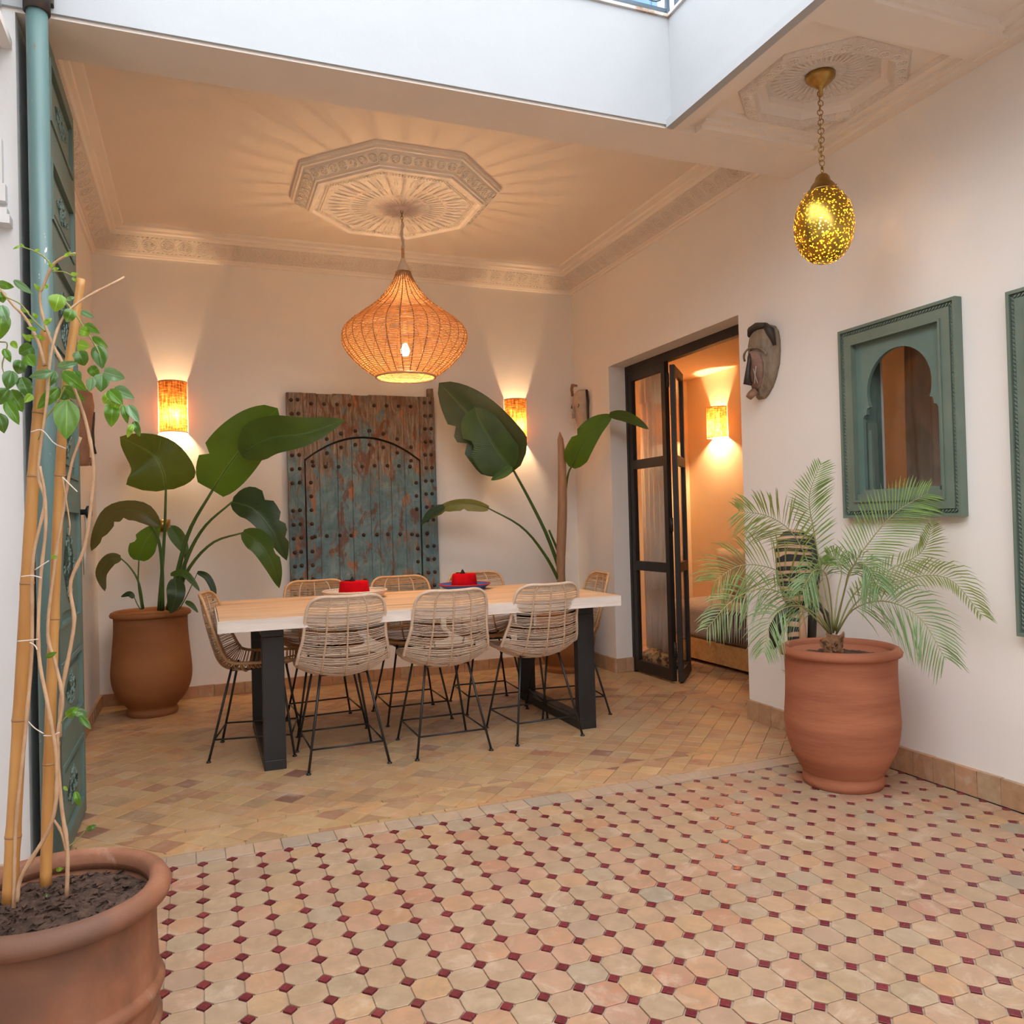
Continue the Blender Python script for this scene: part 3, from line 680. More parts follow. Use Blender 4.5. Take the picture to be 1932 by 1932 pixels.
baseboard('baseboard_doorway', (XR, 3.94, 0), (XR+WT, 3.94, 0), (0, 1, 0), .11, .016, .075)

# ---------------------------------------------------------------- side room seen through doorway and window
struct('wall_side_room_far', MB().box(4.70, 1.5, 0, 4.85, 7.1, 2.66), room_m)
struct('wall_side_room_back', MB().box(XR+WT, 7.0, 0, 4.85, 7.15, 2.66), room_m)
struct('wall_side_room_front', MB().box(XR+WT, 1.5, 0, 4.85, 1.62, 2.66), room_m)
struct('wall_side_room_near', MB().box(XR, 6.35, 0, XR+WT, 7.1, 2.66), room_m)
struct('ceiling_side_room', MB().box(XR+WT, 1.5, 2.60, 4.85, 7.1, 2.7), room_m)

def pipe_rect(m, x0, x1, y0, y1, z0, z1): m.box(x0, y0, z0, x1, y1, z1)
# folding glazed door: fixed head track + two leaves
door = struct_empty('door_1', 'black framed folding glass door standing half open')
XD = XR+WT-.005
MB().box(XD, 3.94, 2.335, XD+.05, 5.57, 2.40).build('head_track', frame_m, door)
MB().box(XD, 5.535, 0, XD+.05, 5.57, 2.335).build('frame_post', frame_m, door)
def door_leaf(p0, p1, z0, z1, th=.035, sw=.05, inner=frame_m):
    p0, p1 = Vector((*p0, 0)), Vector((*p1, 0)); d = (p1-p0); L = d.length; d.normalize(); n = Vector((-d.y, d.x, 0))
    lf = MB(); 
    def bar(a, b, za, zb, nm, mt=frame_m):
        c = p0+d*(a+b)/2+Vector((0, 0, (za+zb)/2)); MB().obox(c, d*(b-a)/2, n*th/2, Vector((0, 0, (zb-za)/2))).build(nm, mt, door)
    bar(0, sw, z0, z1, 'stile'); bar(L-sw, L, z0, z1, 'stile')
    rails = [(z0, z0+.085), (.80, .87), (1.585, 1.655), (z1-.06, z1)]
    for k, (a, b) in enumerate(rails): bar(sw, L-sw, a, b, 'rail', inner if k in (1, 2, 3) else frame_m)
    for (a, b) in zip(rails, rails[1:]):
        c = p0+d*L/2+Vector((0, 0, (a[1]+b[0])/2)); MB().obox(c, d*(L/2-sw), n*.003, Vector((0, 0, (b[0]-a[1])/2))).build('pane', glass_m, door)
door_leaf((XD+.02, 5.53), (XD+.02, 5.0), .015, 2.335)
door_leaf((XD+.045, 4.965), (XD+.34, 5.30), .015, 2.31, inner=frame_br)
for z in (2.2, 1.15, .25): MB().tube([(XD+.02, 4.985, z-.05), (XD+.02, 4.985, z+.05)], .011, 8).build('hinge', blackwire, door, smooth=True)

# ---------------------------------------------------------------- window in the right wall and its arched teal frame
def arch_window(name, kind_label, ya, yb, z0, z1, opening):
    wd = struct_empty(name, kind_label)
    x = XR
    def rect_ring(a0, a1, b0, b1, wdt, xa, xb, nm, mt=teal_frame):
        m = MB()
        for (p, q, r, s_) in ((a0, a1, b0, b0+wdt), (a0, a1, b1-wdt, b1), (a0, a0+wdt, b0+wdt, b1-wdt), (a1-wdt, a1, b0+wdt, b1-wdt)): m.box(xa, p, r, xb, q, s_)
        return m.build(nm, mt, wd)
    rect_ring(ya, yb, z0, z1, .014, x-.040, x+.0, 'outer_bead')
    rect_ring(ya+.014, yb-.014, z0+.014, z1-.014, .020, x-.026, x, 'rope_bed')
    rect_ring(ya+.034, yb-.034, z0+.034, z1-.034, .042, x-.036, x, 'flat_casing')
    rect_ring(ya+.076, yb-.076, z0+.076, z1-.076, .010, x-.044, x, 'inner_bead')
    rp = MB(); r0 = .024
    def rope(p, q):
        p, q = Vector(p), Vector(q); n = int((q-p).length/.0165); d = (q-p).normalized(); sd = d.cross(Vector((1, 0, 0)))
        for k in range(n):
            c = p+(q-p)*(k+.5)/n; a = (d*.75+sd*.65).normalized()
            rp.tube([c-a*.011, c, c+a*.011], [.0015, .0052, .0015], 5)
    xx = x-.030
    rope((xx, ya+r0, z0+r0), (xx, ya+r0, z1-r0)); rope((xx, yb-r0, z0+r0), (xx, yb-r0, z1-r0)); rope((xx, ya+r0, z0+r0), (xx, yb-r0, z0+r0)); rope((xx, ya+r0, z1-r0), (xx, yb-r0, z1-r0))
    rp.build('rope_carving', teal_frame, wd, kind='stuff')
    if not opening: return wd
    # fretted arch board: horseshoe arch over stepped shoulders
    A0, A1, B0, B1 = ya+.086, yb-.086, z0+.086, z1-.086; ym = (A0+A1)/2
    hw = (A1-A0)/2
    half = [(.212, B0+.045), (.212, 1.655), (.204, 1.668), (.190, 1.672), (.186, 1.700), (.168, 1.706)]
    for k in range(0, 15):
        a = math.radians(-20+110*k/14); half.append((math.cos(a)*.183, 1.775+math.sin(a)*.185))
    half[-1] = (0, half[-1][1])
    inn = [(ym+u, z) for u, z in half]+[(ym-u, z) for u, z in half[-2::-1]]
    zc_ = 1.55; full, outer = [], []
    def proj(p):
        du, dz = p[0]-ym, p[1]-zc_
        k = min((hw/abs(du)) if abs(du) > 1e-9 else 1e9, ((B1-zc_)/dz) if dz > 1e-9 else ((zc_-B0)/-dz if dz < -1e-9 else 1e9))
        return (ym+du*k, zc_+dz*k)
    side = lambda q: 'T' if abs(q[1]-B1) < 1e-6 else ('B' if abs(q[1]-B0) < 1e-6 else ('R' if q[0] > ym else 'L'))
    for p in inn:
        q = proj(p)
        if outer and side(q) != side(outer[-1]):
            sd = {side(q), side(outer[-1])}; c_ = (A1 if 'R' in sd else A0, B1 if 'T' in sd else B0)
            full.append(p); outer.append(c_)
        full.append(p); outer.append(q)
    n = len(full)
    bd_ = MB(); fx, bx = x-.012, x+.006
    o = 0
    V = [(fx, *p) for p in full]+[(fx, *p) for p in outer]+[(bx, *p) for p in full]+[(bx, *p) for p in outer]
    Fc = []
    for k in range(n-1):
        Fc.append((k, k+1, n+k+1, n+k)); Fc.append((2*n+k+1, 2*n+k, 3*n+k, 3*n+k+1)); Fc.append((k+1, k, 2*n+k, 2*n+k+1))
    Fc.append((n-1, 0, n, 2*n-1)); Fc.append((0, n-1, 3*n-1, 2*n))
    bd_.add(V, Fc); bd_.build('arch_board', teal, wd)
    br = MB().box(x-.030, A0, B0, x-.010, A1, B0+.030).box(x-.022, A0+.03, B0+.03, x-.006, A1-.03, B0+.048); br.build('sill_rail', teal_frame, wd)
    # deep reveal lining and the panes
    MB().box(x+.001, 2.52, 1.25, x+.12, 2.535, 2.02).box(x+.001, 3.005, 1.25, x+.12, 3.02, 2.02).box(x+.001, 2.535, 1.25, x+.12, 3.005, 1.30).box(x+.001, 2.535, 1.99, x+.12, 3.005, 2.02).build('reveal_lining', teal, wd)
    MB().box(x+.085, 2.535, 1.30, x+.091, 3.005, 1.99).build('pane', glass_m, wd)
    MB().box(x+.02, 2.990, 1.30, x+.075, 3.005, 1.64).box(x+.02, 2.975, 1.30, x+.035, 2.990, 1.60).build('side_moulding', teal_frame, wd)
    return wd
arch_window('window_1', 'teal carved window frame with horseshoe arch opening above the palm', 2.447, 3.112, 1.175, 2.103, True)
w2 = arch_window('window_2', 'tall teal rope carved frame cut off by the right edge of the photo', 1.35, 2.222, .70, 2.055, False)
MB().box(XR-.02, 1.43, .78, XR-.004, 2.14, 1.98).build('panel', teal, w2)

# curtains, sofa and sconce of the side room
def curtain(name, label, p0, p1, z0, z1, mat, folds, amp):
    p0, p1 = Vector((*p0, 0)), Vector((*p1, 0)); d = p1-p0; n = Vector((-d.y, d.x, 0)).normalized(); G = []
    nz, nu = 10, folds*8
    for i in range(nz+1):
        t = i/nz; z = z0+(z1-z0)*t; g = []
        for k in range(nu+1):
            u = k/nu; g.append(p0+d*(u+.02*math.sin(7*t+u*9))+n*amp*(1-.35*t)*math.sin(u*folds*2*PI+.5*math.sin(t*4))+Vector((0, 0, z)))
        G.append(g)
    o = thing(name, label, 'curtain', (p0.x, p0.y, z0))
    c = MB().grid(G).build('cloth', mat, o, smooth=True); m = c.modifiers.new('thick', 'SOLIDIFY'); m.thickness = .004
    MB().grid([[g+n*.012 for g in G[-2]], [g+n*.012 for g in G[-1]]]).build('heading_tape', mat, o, smooth=True)
    rod = MB().tube([p0-d*.1+Vector((0, 0, z1+.012)), p1+d*.1+Vector((0, 0, z1+.012))], .009, 8).build('rod', blackwire, o, smooth=True)
    return o
curtain('curtain', 'pale linen curtain hanging behind the folding glass door', (3.42, 5.40), (3.42, 5.78), .14, 2.36, linen, 5, .022)
curtain('curtain', 'brown taupe curtain seen through right half of arched window', (3.52, 2.80), (3.52, 3.20), .006, 2.45, taupe, 4, .028)
curtain('curtain', 'narrow pale curtain seen at left edge of arched window', (3.52, 3.37), (3.52, 3.62), .006, 2.45, linen, 3, .02)

def cushion(name, label, c, size, rot, mat, cat='cushion'):
    m = MB(); nu, nv = 16, 16; top = []; 
    def h(u, v): return ((1-abs(u)**2.6)*(1-abs(v)**2.6))**.42
    G1 = [[Vector((u*size[0]/2*(1-.05*(1-abs(v))**2), h(u, v)*size[1]/2, v*size[2]/2)) for u in [k/nu*2-1 for k in range(nu+1)]] for v in [k/nv*2-1 for k in range(nv+1)]]
    G2 = [[Vector((p.x, -p.y, p.z)) for p in r] for r in G1]
    m.grid(G1); m.grid([r[::-1] for r in G2])
    o = m.build(name, mat, None, smooth=True); o.location = c; o.rotation_euler = rot; o['label'] = label; o['category'] = cat; return o
sofa = thing('daybed', 'low pine daybed with grey mattress in the side room', 'daybed', (4.2, 4.7, 0))
b_ = MB().box(3.80, 2.6, .03, 4.66, 6.3, .18).build('pine_base', pine, sofa); bevel(b_, .006)
MB().box(3.797, 2.6, .172, 3.83, 6.3, .20).build('pine_rail', pine, sofa)
for y in (2.75, 4.4, 6.1): MB().box(3.86, y, -.004, 3.94, y+.08, .03).build('foot', pine, sofa)
def softbox(x0, y0, z0, x1, y1, z1, r=.05):
    m = MB().box(x0, y0, z0, x1, y1, z1); return m
mt_ = softbox(3.79, 2.6, .20, 4.64, 6.28, .47).build('mattress', grey_c, sofa, smooth=False); bevel(mt_, .05, 4)
th_ = MB(); G = []
for k, (x, z) in enumerate(((4.45, .479), (4.1, .482), (3.9, .482), (3.80, .475), (3.772, .44), (3.765, .34), (3.76, .24))): G.append([(x+.004*math.sin(j*1.3), 4.35+j*.06, z+.004*math.sin(j*.9+k)) for j in range(17)])
o_ = th_.grid(G).build('striped_throw', throw_m, None, smooth=True); o_['label'] = 'black and white striped throw hanging over the daybed edge'; o_['category'] = 'throw'
m_ = o_.modifiers.new('thick', 'SOLIDIFY'); m_.thickness = .006
cushion('cushion', 'large cream back cushion at the left end of the daybed', (4.42, 5.80, .70), (.60, .20, .44), (math.radians(-14), 0, math.radians(90)), cream_c)
cushion('cushion', 'plain cream back cushion in the middle of the daybed', (4.42, 5.15, .70), (.58, .20, .44), (math.radians(-14), 0, math.radians(90)), cream_c)
cushion('cushion', 'mottled orange brown cushion on the daybed behind palm fronds', (4.20, 5.05, .645), (.42, .14, .34), (math.radians(-12), 0, math.radians(82)), leo_m)
m_ = MB().lathe([(0, .0), (.16, .0), (.20, .05), (.19, .11), (.12, .15), (0, .155)], 24, (3.50, 5.62, 0)).build('floor_pouf', peb_m, None, smooth=True)
m_['label'] = 'low mottled brown pouf on floor behind the glass door'; m_['category'] = 'pouf'

# ---------------------------------------------------------------- wall sconces
def sconce(label, c, nrm, w_=.19, h=.36, power=7, cut=1, mat=raffia, bulb_dz=-.06):
    nrm = Vector(nrm); c = Vector(c); tx = Vector((0, 0, 1)).cross(nrm)
    t = thing('wall_sconce', label, 'wall lamp', tuple(c), 0, 'woven wall sconces')
    G = []; n = 20
    for z in [-h/2+h*k/8 for k in range(9)]:
        G.append([c+tx*(w_/2*math.cos(PI*k/n))+nrm*(w_*.52*math.sin(PI*k/n)+.002)+Vector((0, 0, z)) for k in range(n+1)])
    s_ = MB().grid(G).build('raffia_shade', mat, t, smooth=True)
    for z in (-h/2, h/2): MB().tube([c+tx*(w_/2*math.cos(PI*k/n))+nrm*(w_*.52*math.sin(PI*k/n)+.003)+Vector((0, 0, z)) for k in range(n+1)], .0035, 6).build('shade_rim', rat_o, t, smooth=True)
    MB().obox(c+nrm*.006+Vector((0, 0, bulb_dz)), tx*.03, nrm*.006, Vector((0, 0, .05))).build('back_plate', plastic, t)
    bc = c+nrm*.05+Vector((0, 0, bulb_dz))
    MB().tube([bc-nrm*.045, bc], .012, 8).build('lamp_holder', plastic, t)
    MB().lathe([(.0, -.03), (.014, -.026), (.02, -.01), (.018, .008), (.010, .022), (0, .024)], 12, tuple(bc)).build('bulb', bulb_m, t, smooth=True)
    point_light('sconce_light', tuple(bc+nrm*.008-Vector((0, 0, .01))), power, WARM, .022, t)
    return t
sconce('raffia half round sconce on back wall above the left potted banana leaf plant', (-.158, YB, 2.08), (0, -1, 0), power=24, bulb_dz=-.055)
sconce('raffia half round sconce on back wall behind the right plant leaf', (2.47, YB, 2.035), (0, -1, 0), power=24, bulb_dz=-.03)
sconce('bright woven sconce on ochre wall of the side room', (4.70, 6.46, 2.105), (-1, 0, 0), .24, .29, 56, bulb_dz=-.06)
sconce('woven sconce added out of view to light the side room, on its face of the right wall', (XR+WT, 5.95, 2.0), (1, 0, 0), .20, .29, 34)  # added lamp, never in view; brightens the daybed and far wall

# ---------------------------------------------------------------- big woven pendant
PC = Vector((1.236, 4.95, 0))
pd = thing('woven_pendant', 'large onion shaped woven reed pendant hanging over the table', 'pendant lamp', (PC.x, PC.y, 2.1))
prof = [(.045, 2.80), (.055, 2.77), (.075, 2.73), (.11, 2.68), (.16, 2.62), (.22, 2.57), (.29, 2.52), (.345, 2.48), (.385, 2.44), (.403, 2.395), (.400, 2.35), (.38, 2.305), (.345, 2.26), (.295, 2.21), (.235, 2.165), (.185, 2.135)]
pv = catmull([(r, 0, z) for r, z in prof], 80)
rings = MB(); nr_ = 0
for k, p in enumerate(pv):
    for q in range(1):
        r0 = p.x*.975; z0 = p.z; pts = []
        ns = 56
        for j in range(ns):
            a = 2*PI*j/ns; pts.append(PC+Vector(((r0+.0028*math.cos(j*PI+k*PI))*math.cos(a), (r0+.0028*math.cos(j*PI+k*PI))*math.sin(a), z0+.0012*math.sin(a*5+k)+R_.uniform(-.0008, .0008))))
        rings.tube(pts, .0030, 4, closed=True)
rings.build('reed_weave', shade_m, pd, smooth=True, kind='stuff')
for k in range(30):
    a = 2*PI*k/30; MB().tube([PC+Vector((p.x*.975*math.cos(a), p.x*.975*math.sin(a), p.z)) for p in pv[::3]], .0032, 5).build('reed_rib', pend_rib, pd, smooth=True)
MB().tube([PC+Vector((.186*math.cos(2*PI*k/40), .186*math.sin(2*PI*k/40), 2.132)) for k in range(40)], .007, 6, closed=True).build('opening_rim', rat_o, pd, smooth=True)
MB().lathe([(.0, 2.885), (.014, 2.885), (.020, 2.86), (.032, 2.84), (.040, 2.81), (.052, 2.78), (.050, 2.765)], 16, (PC.x, PC.y, 0)).build('cloth_wrapping', linen, pd, smooth=True)
MB().tube([PC+Vector((0, 0, 2.87)), PC+Vector((0, 0, 2.95))], .010, 8).build('rattan_sleeve', rat_o, pd, smooth=True)
MB().tube([PC+Vector((.004*math.sin(k), .004*math.cos(k*1.3), 2.94+k*.022)) for k in range(9)], [.007+.004*(k % 2) for k in range(9)], 7).build('wrapped_cord', linen, pd, smooth=True)
ch_ = MB()
for k in range(4):
    c = PC+Vector((0, 0, 3.125+k*.02)); ax = Vector((1, 0, 0)) if k % 2 else Vector((0, 1, 0))
    ch_.tube([c+ax*.007*math.cos(a)+Vector((0, 0, .013*math.sin(a))) for a in [2*PI*j/10 for j in range(10)]], .0025, 5, closed=True)
ch_.build('hook_chain', brass, pd, smooth=True)
MB().lathe([(0, -.035), (.018, -.03), (.028, -.01), (.028, .006), (.018, .03), (.012, .045), (0, .045)], 16, (PC.x, PC.y, 2.30)).build('bulb', bulb_m, pd, smooth=True)
MB().tube([PC+Vector((0, 0, 2.345)), PC+Vector((0, 0, 2.80))], .012, 8).build('lamp_holder', linen, pd)
point_light('pendant_light', (PC.x, PC.y, 2.30), 155, WARM, .03, pd)

# ---------------------------------------------------------------- pierced egg pendant
EC = Vector((2.60, 2.775, 0))
eg = thing('egg_pendant', 'pierced golden egg shaped pendant hanging on a long chain', 'pendant lamp', (EC.x, EC.y, 2.31))
ep = [(0, 2.305), (.03, 2.309), (.065, 2.325), (.098, 2.36), (.119, 2.405), (.127, 2.455), (.125, 2.505), (.114, 2.552), (.094, 2.592), (.068, 2.622), (.05, 2.635)]
MB().lathe([(p.x, p.z) for p in catmull([(r, 0, z) for r, z in ep], 26)][:-1], 40, (EC.x, EC.y, 0)).build('pierced_shell', egg_m, eg, smooth=True)
MB().lathe([(.068, 2.618), (.067, 2.627), (.056, 2.633), (.050, 2.652), (.042, 2.662), (.034, 2.670), (.030, 2.688), (.020, 2.70), (.0, 2.702)][::-1], 28, (EC.x, EC.y, 0)).build('brass_cap', brass, eg, smooth=True)
sc_ = MB()
for k in range(3):
    a = k*2*PI/3+.5; sc_.tube([EC+Vector((.056*math.cos(a), .056*math.sin(a), 2.624)), EC+Vector((.082*math.cos(a), .082*math.sin(a), 2.624))], .004, 6)
sc_.build('cap_screws', brass, eg)
z = 2.70; MB().tube([EC+Vector((0, 0, 2.70)), EC+Vector((0, 0, 2.735))], .0055, 8).build('stem', brass, eg, smooth=True)
k = 0; z = 2.742
while z < 3.075:
    an = (k*95+R_.uniform(-25, 25))*PI/180; ax = Vector((math.cos(an), math.sin(an), 0)); c = EC+Vector((R_.uniform(-.002, .002), R_.uniform(-.002, .002), z+.010))
    MB().tube([c+ax*.0125*math.cos(a)+Vector((0, 0, .0135*math.sin(a))) for a in [2*PI*j/12 for j in range(12)]], .0022, 5, closed=True).build('chain_link', brass, eg, smooth=True)
    z += .0205; k += 1
MB().lathe([(.0, 3.045), (.007, 3.045), (.009, 3.075), (.022, 3.088), (.045, 3.105), (.062, 3.122), (.064, 3.139), (0, 3.1395)][::-1], 32, (EC.x-.004, EC.y-.01, 0)).build('canopy', brass, eg, smooth=True)
MB().lathe([(0, -.03), (.02, -.022), (.03, 0), (.024, .025), (.012, .045), (0, .05)], 16, (EC.x, EC.y, 2.475)).build('bulb', bulb_m, eg, smooth=True)
MB().tube([EC+Vector((0, 0, 2.52)), EC+Vector((0, 0, 2.64))], .014, 8).build('lamp_holder', brass, eg)
point_light('egg_light', (EC.x, EC.y, 2.475), 60, (1, .66, .30), .03, eg)

# ---------------------------------------------------------------- table
tb = thing('dining_table', 'long bleached wood dining table on black U-frame legs', 'table', (1.14, 4.58, 0))
x0, x1, y0, y1, zt0, zt1 = .075, 2.215, 4.025, 5.13, .712, .77
npk = 5
for k in range(npk):
    a, b = y0+(y1-y0)*k/npk, y0+(y1-y0)*(k+1)/npk-.0012
    xx0, xx1 = x0+R_.uniform(0, .004), x1-R_.uniform(0, .004)
    o_ = MB().box(xx0, a, zt0, xx1, b, zt1-R_.uniform(0, .0006)).build('top_plank', top_m, tb); bevel(o_, .0025)
o_ = MB().box(x0-.004, y0-.006, zt0-.002, x1+.004, y0-.0005, zt1-.004).build('whitewashed_edge_face', edge_m, tb)
MB().box(x0-.006, y0-.004, zt0-.002, x0-.0005, y1, zt1-.004).box(x1+.0005, y0-.004, zt0-.002, x1+.006, y1, zt1-.004).build('whitewashed_end_face', edge_m, tb)
for xa in (.276, 2.005):
    for ya in (4.155, 5.05):
        o_ = MB().box(xa, ya, .05, xa+.106, ya+.055, .66).build('leg', black, tb); bevel(o_, .003)
    o_ = MB().box(xa, 4.155, .0, xa+.106, 5.105, .05).build('foot_bar', black, tb); bevel(o_, .003)
    o_ = MB().box(xa, 4.155, .66, xa+.106, 5.105, .711).build('top_bar', black, tb); bevel(o_, .003)

# ---------------------------------------------------------------- rattan chairs
prof_c = [  # y, z, half width, side lift forward/up
    (.225, .500, .150, .012), (.20, .488, .190, .03), (.12, .468, .215, .05), (.02, .455, .225, .062), (-.08, .452, .230, .070), (-.150, .470, .232, .078),
    (-.190, .515, .230, .080), (-.212, .575, .222, .074), (-.232, .65, .206, .064), (-.250, .73, .200, .056), (-.262, .80, .192, .046), (-.268, .838, .176, .036), (-.272, .860, .145, .022), (-.274, .868, .105, .012)]
pc = catmull([(p[0], p[1]-.012, 0) for p in prof_c], 121); pw = catmull([(p[2], p[3], 0) for p in prof_c], 121)
def shell(u, i):
    c = pc[i]; a = pc[max(i-1, 0)]; b = pc[min(i+1, 120)]; t = Vector((b.x-a.x, b.y-a.y)).normalized(); n = Vector((-t.y, t.x))    # n points to the sitter
    if n.y < 0 and c.x > -.1: n = -n
    if c.x <= -.1 and n.x < 0 and n.y < 0: n = -n
    w_ = pw[i].x; l = pw[i].y; s = l*abs(u)**2.2
    return Vector((w_*u, c.x+n.x*s, c.y+n.y*s))
def nflip():
    # travelling front -> back -> up, the sitter's side is always to the right of travel
    pass
def shell(u, i):
    c = pc[i]; a = pc[max(i-1, 0)]; b = pc[min(i+1, 120)]; t = Vector((b.x-a.x, b.y-a.y)).normalized(); n = Vector((t.y, -t.x))
    s = pw[i].y*abs(u)**2.2
    return Vector((pw[i].x*u, c.x+n.x*s, c.y+n.y*s))
def make_chair(wmat, rmat, fmat):
    t = thing('rattan_chair', 'x', 'chair', world=False)
    ring = [shell(1, i) for i in range(0, 121, 3)]+[shell(u, 120) for u in (.6, .2, -.2, -.6)]+[shell(-1, i) for i in range(120, -1, -3)]+[shell(u, 0) for u in (-.6, -.2, .2, .6)]
    MB().tube(ring, .0085, 6, closed=True).build('rim', fmat, t, smooth=True)
    for u in (-.5, 0, .5):
        MB().tube([shell(u, i)+Vector((0, 0, 0)) for i in range(0, 121, 4)], .0052, 6).build('rib', rmat, t, smooth=True)
    MB().tube([shell(u/8, 33)-Vector((0, 0, .004)) for u in range(-8, 9)], .007, 6).build('cross_bar', fmat, t, smooth=True)
    wv = MB(); N_ = 104
    for k in range(N_):
        i = 1+118*k/(N_-1); i0 = int(i)
        wv.tube([shell(u/6, i0)+Vector((0, 0, R_.uniform(-.0012, .0012))) + Vector((0, .0018*(1 if k % 2 else -1), 0)) for u in range(-6, 7)], .0024, 3, cap=False)
    wv.build('rattan_weave', wmat, t, smooth=True, kind='stuff')
    top = {}
    for sx in (-1, 1):
        for sy in (-1, 1):
            tp = Vector((sx*.115, .02+sy*.125, .470)); ft = Vector((sx*.2, sy*.215, 0))
            l = MB().tube([tp, tp.lerp(ft, .5), ft+Vector((0, 0, .004))], .0065, 8); l.lathe([(.0, 0), (.013, 0), (.013, .004), (.007, .010), (0, .010)], 10, tuple(ft)); l.build('leg', blackwire, t, smooth=True)
            top[sx, sy] = tp.lerp(ft, .765)
    for a, b in (((-1, -1), (1, -1)), ((1, -1), (1, 1)), ((1, 1), (-1, 1)), ((-1, 1), (-1, -1))): MB().tube([top[a], top[b]], .0048, 6).build('stretcher', blackwire, t, smooth=True)
    sf = MB()
    q = [Vector((sx*.115, .02+sy*.125, .455)) for sx, sy in ((-1, -1), (1, -1), (1, 1), (-1, 1))]
    sf.tube(q, .0055, 6, closed=True); sf.build('seat_support', blackwire, t)
    return t
chA = make_chair(rat, rat_d, rat); chB = make_chair(rat_o, rat_d, rat_o)
G_ = 'rattan chairs around the dining table'
spots = [  # proto, x, y, rotation (deg), label
    (chA, .666, 4.222, 1, 'bleached rattan chair on near side of table, beside the left black table leg'),
    (chA, 1.208, 4.210, 0, 'middle bleached rattan chair of the three on the near side of table'),
    (chA, 1.752, 4.240, 3, 'bleached rattan chair on near side of table, beside the right black table leg'),
    (chB, .270, 4.598, -101, 'rattan chair seen side-on at the left end of table, next to banana plant'),
    (chB, .690, 4.965, 183, 'honey rattan chair on far side of table behind the white basket'),
    (chB, 1.222, 4.960, 180, 'honey rattan chair on far side of table, between the two red hats'),
    (chB, 1.745, 4.995, 177, 'honey rattan chair on far side of table, behind the blue tray'),
    (chB, 2.145, 4.625, 82, 'rattan chair at the right end of table, nearest the glass door')]
used = set()
for proto, x, y, rz, lab in spots:
    o = proto if id(proto) not in used else copy_tree(proto)
    used.add(id(proto)); o.location = (x, y, 0); o.rotation_euler = (0, 0, math.radians(rz)); o['label'] = lab; o['group'] = G_

# ---------------------------------------------------------------- hats and baskets on the table
def fez(label, c, r):
    t = thing('fez_hat', label, 'hat', c, group='red fez hats on the table')
    MB().lathe([(r*.96, 0), (r, .004), (r*.985, .03), (r*.90, .088), (r*.86, .094), (0, .095)], 40, c).build('felt_body', red_felt, t, smooth=True)
    MB().lathe([(.016, 0), (.020, .004), (.013, .010), (.009, .018), (.004, .026), (0, .028)], 12, (c[0]-.01, c[1], c[2]+.094)).build('tassel_knot', black_felt, t, smooth=True)
    m = MB()
    for k in range(10): a = .3*k; m.tube([(c[0]-.012, c[1], c[2]+.098), (c[0]-.03-.002*k, c[1]+.01*math.sin(a), c[2]+.102), (c[0]-.038-.002*k, c[1]+.012*math.sin(a), c[2]+.099)], .0018, 4)
    m.build('tassel', black_felt, t, kind='stuff')
    return t
bk = thing('straw_basket', 'shallow pale woven basket holding the left red hat', 'basket', (.86, 4.83, .771))
MB().lathe([(0, .001), (.13, .001), (.165, .012), (.185, .030), (.193, .040), (.190, .043), (.178, .034), (.155, .016), (.12, .006), (0, .005)], 48, (.86, 4.83, .771)).build('basket_body', straw_w, bk, smooth=True)
for k in range(3): MB().tube([(.86+(.188-.008*k)*math.cos(a), 4.83+(.188-.008*k)*math.sin(a), .771+.041-.011*k) for a in [2*PI*j/48 for j in range(48)]], .0062, 6, closed=True).build('coil', straw_w, bk, smooth=True)
fez('left red felt fez in the white basket', (.855, 4.815, .777), .093)
bk = thing('woven_tray', 'shallow blue woven tray with red rim holding the right red hat', 'tray', (1.60, 4.98, .771))
MB().lathe([(0, .001), (.10, .001), (.14, .012), (.168, .032), (.163, .034), (.135, .018), (.1, .007), (0, .006)], 48, (1.60, 4.98, .771)).build('tray_body', blue_w, bk, smooth=True)
MB().tube([(1.60+.166*math.cos(a), 4.98+.166*math.sin(a), .771+.034) for a in [2*PI*j/48 for j in range(48)]], .0042, 6, closed=True).build('red_rim', red_w, bk, smooth=True)
fez('right red felt fez in the blue tray', (1.600, 4.985, .778), .085)

# ---------------------------------------------------------------- antique door panel on the back wall
dp = thing('antique_door_panel', 'weathered blue studded wooden door hung on the back wall', 'door panel', (1.185, 6.19, .42))
Y0, Y1 = 6.125, 6.185
def slab(poly, ya, yb, nm, mat=old_m):
    n = len(poly); m = MB().add([(x, ya, z) for x, z in poly]+[(x, yb, z) for x, z in poly], [tuple(range(n)), tuple(range(2*n-1, n-1, -1))]+[(k, n+k, n+(k+1) % n, (k+1) % n) for k in range(n)])
    o = m.build(nm, mat, dp); return o
zb, ztp = .42, 2.205
zsp, zap = 1.70, 1.875; xa, xb = .745, 1.625
def archz(x): u = (x-(xa+xb)/2)/((xb-xa)/2); return zsp+(zap-zsp)*(1-abs(u)**2.0)
slab([(.625, zb), (.738, zb), (.738, ztp+.002), (.620, ztp)], Y0, Y1, 'left_stile')
slab([(1.632, zb), (1.765, zb), (1.752, ztp), (1.632, ztp)], Y0, Y1, 'right_stile')
slab([(1.705, ztp), (1.752, ztp), (1.750, 2.275), (1.706, 2.272)], Y0+.01, Y1-.008, 'pivot_tab')
edges_t = [.740, .838, .96, 1.10, 1.23, 1.37, 1.50, 1.630]
for k in range(len(edges_t)-1):
    a, b = edges_t[k]+.0012, edges_t[k+1]-.0012
    xs = [a+(b-a)*q/5 for q in range(6)]
    low = [(x, archz(min(max(x, xa), xb))+.010) for x in xs]
    dz = R_.uniform(-.004, .006)
    slab(low+[(b, ztp-dz), (a, ztp-dz)], Y0+R_.uniform(0, .003), Y1, 'head_plank')
edges_p = [.748, .850, .985, 1.095, 1.232, 1.300, 1.395, 1.505, 1.622]
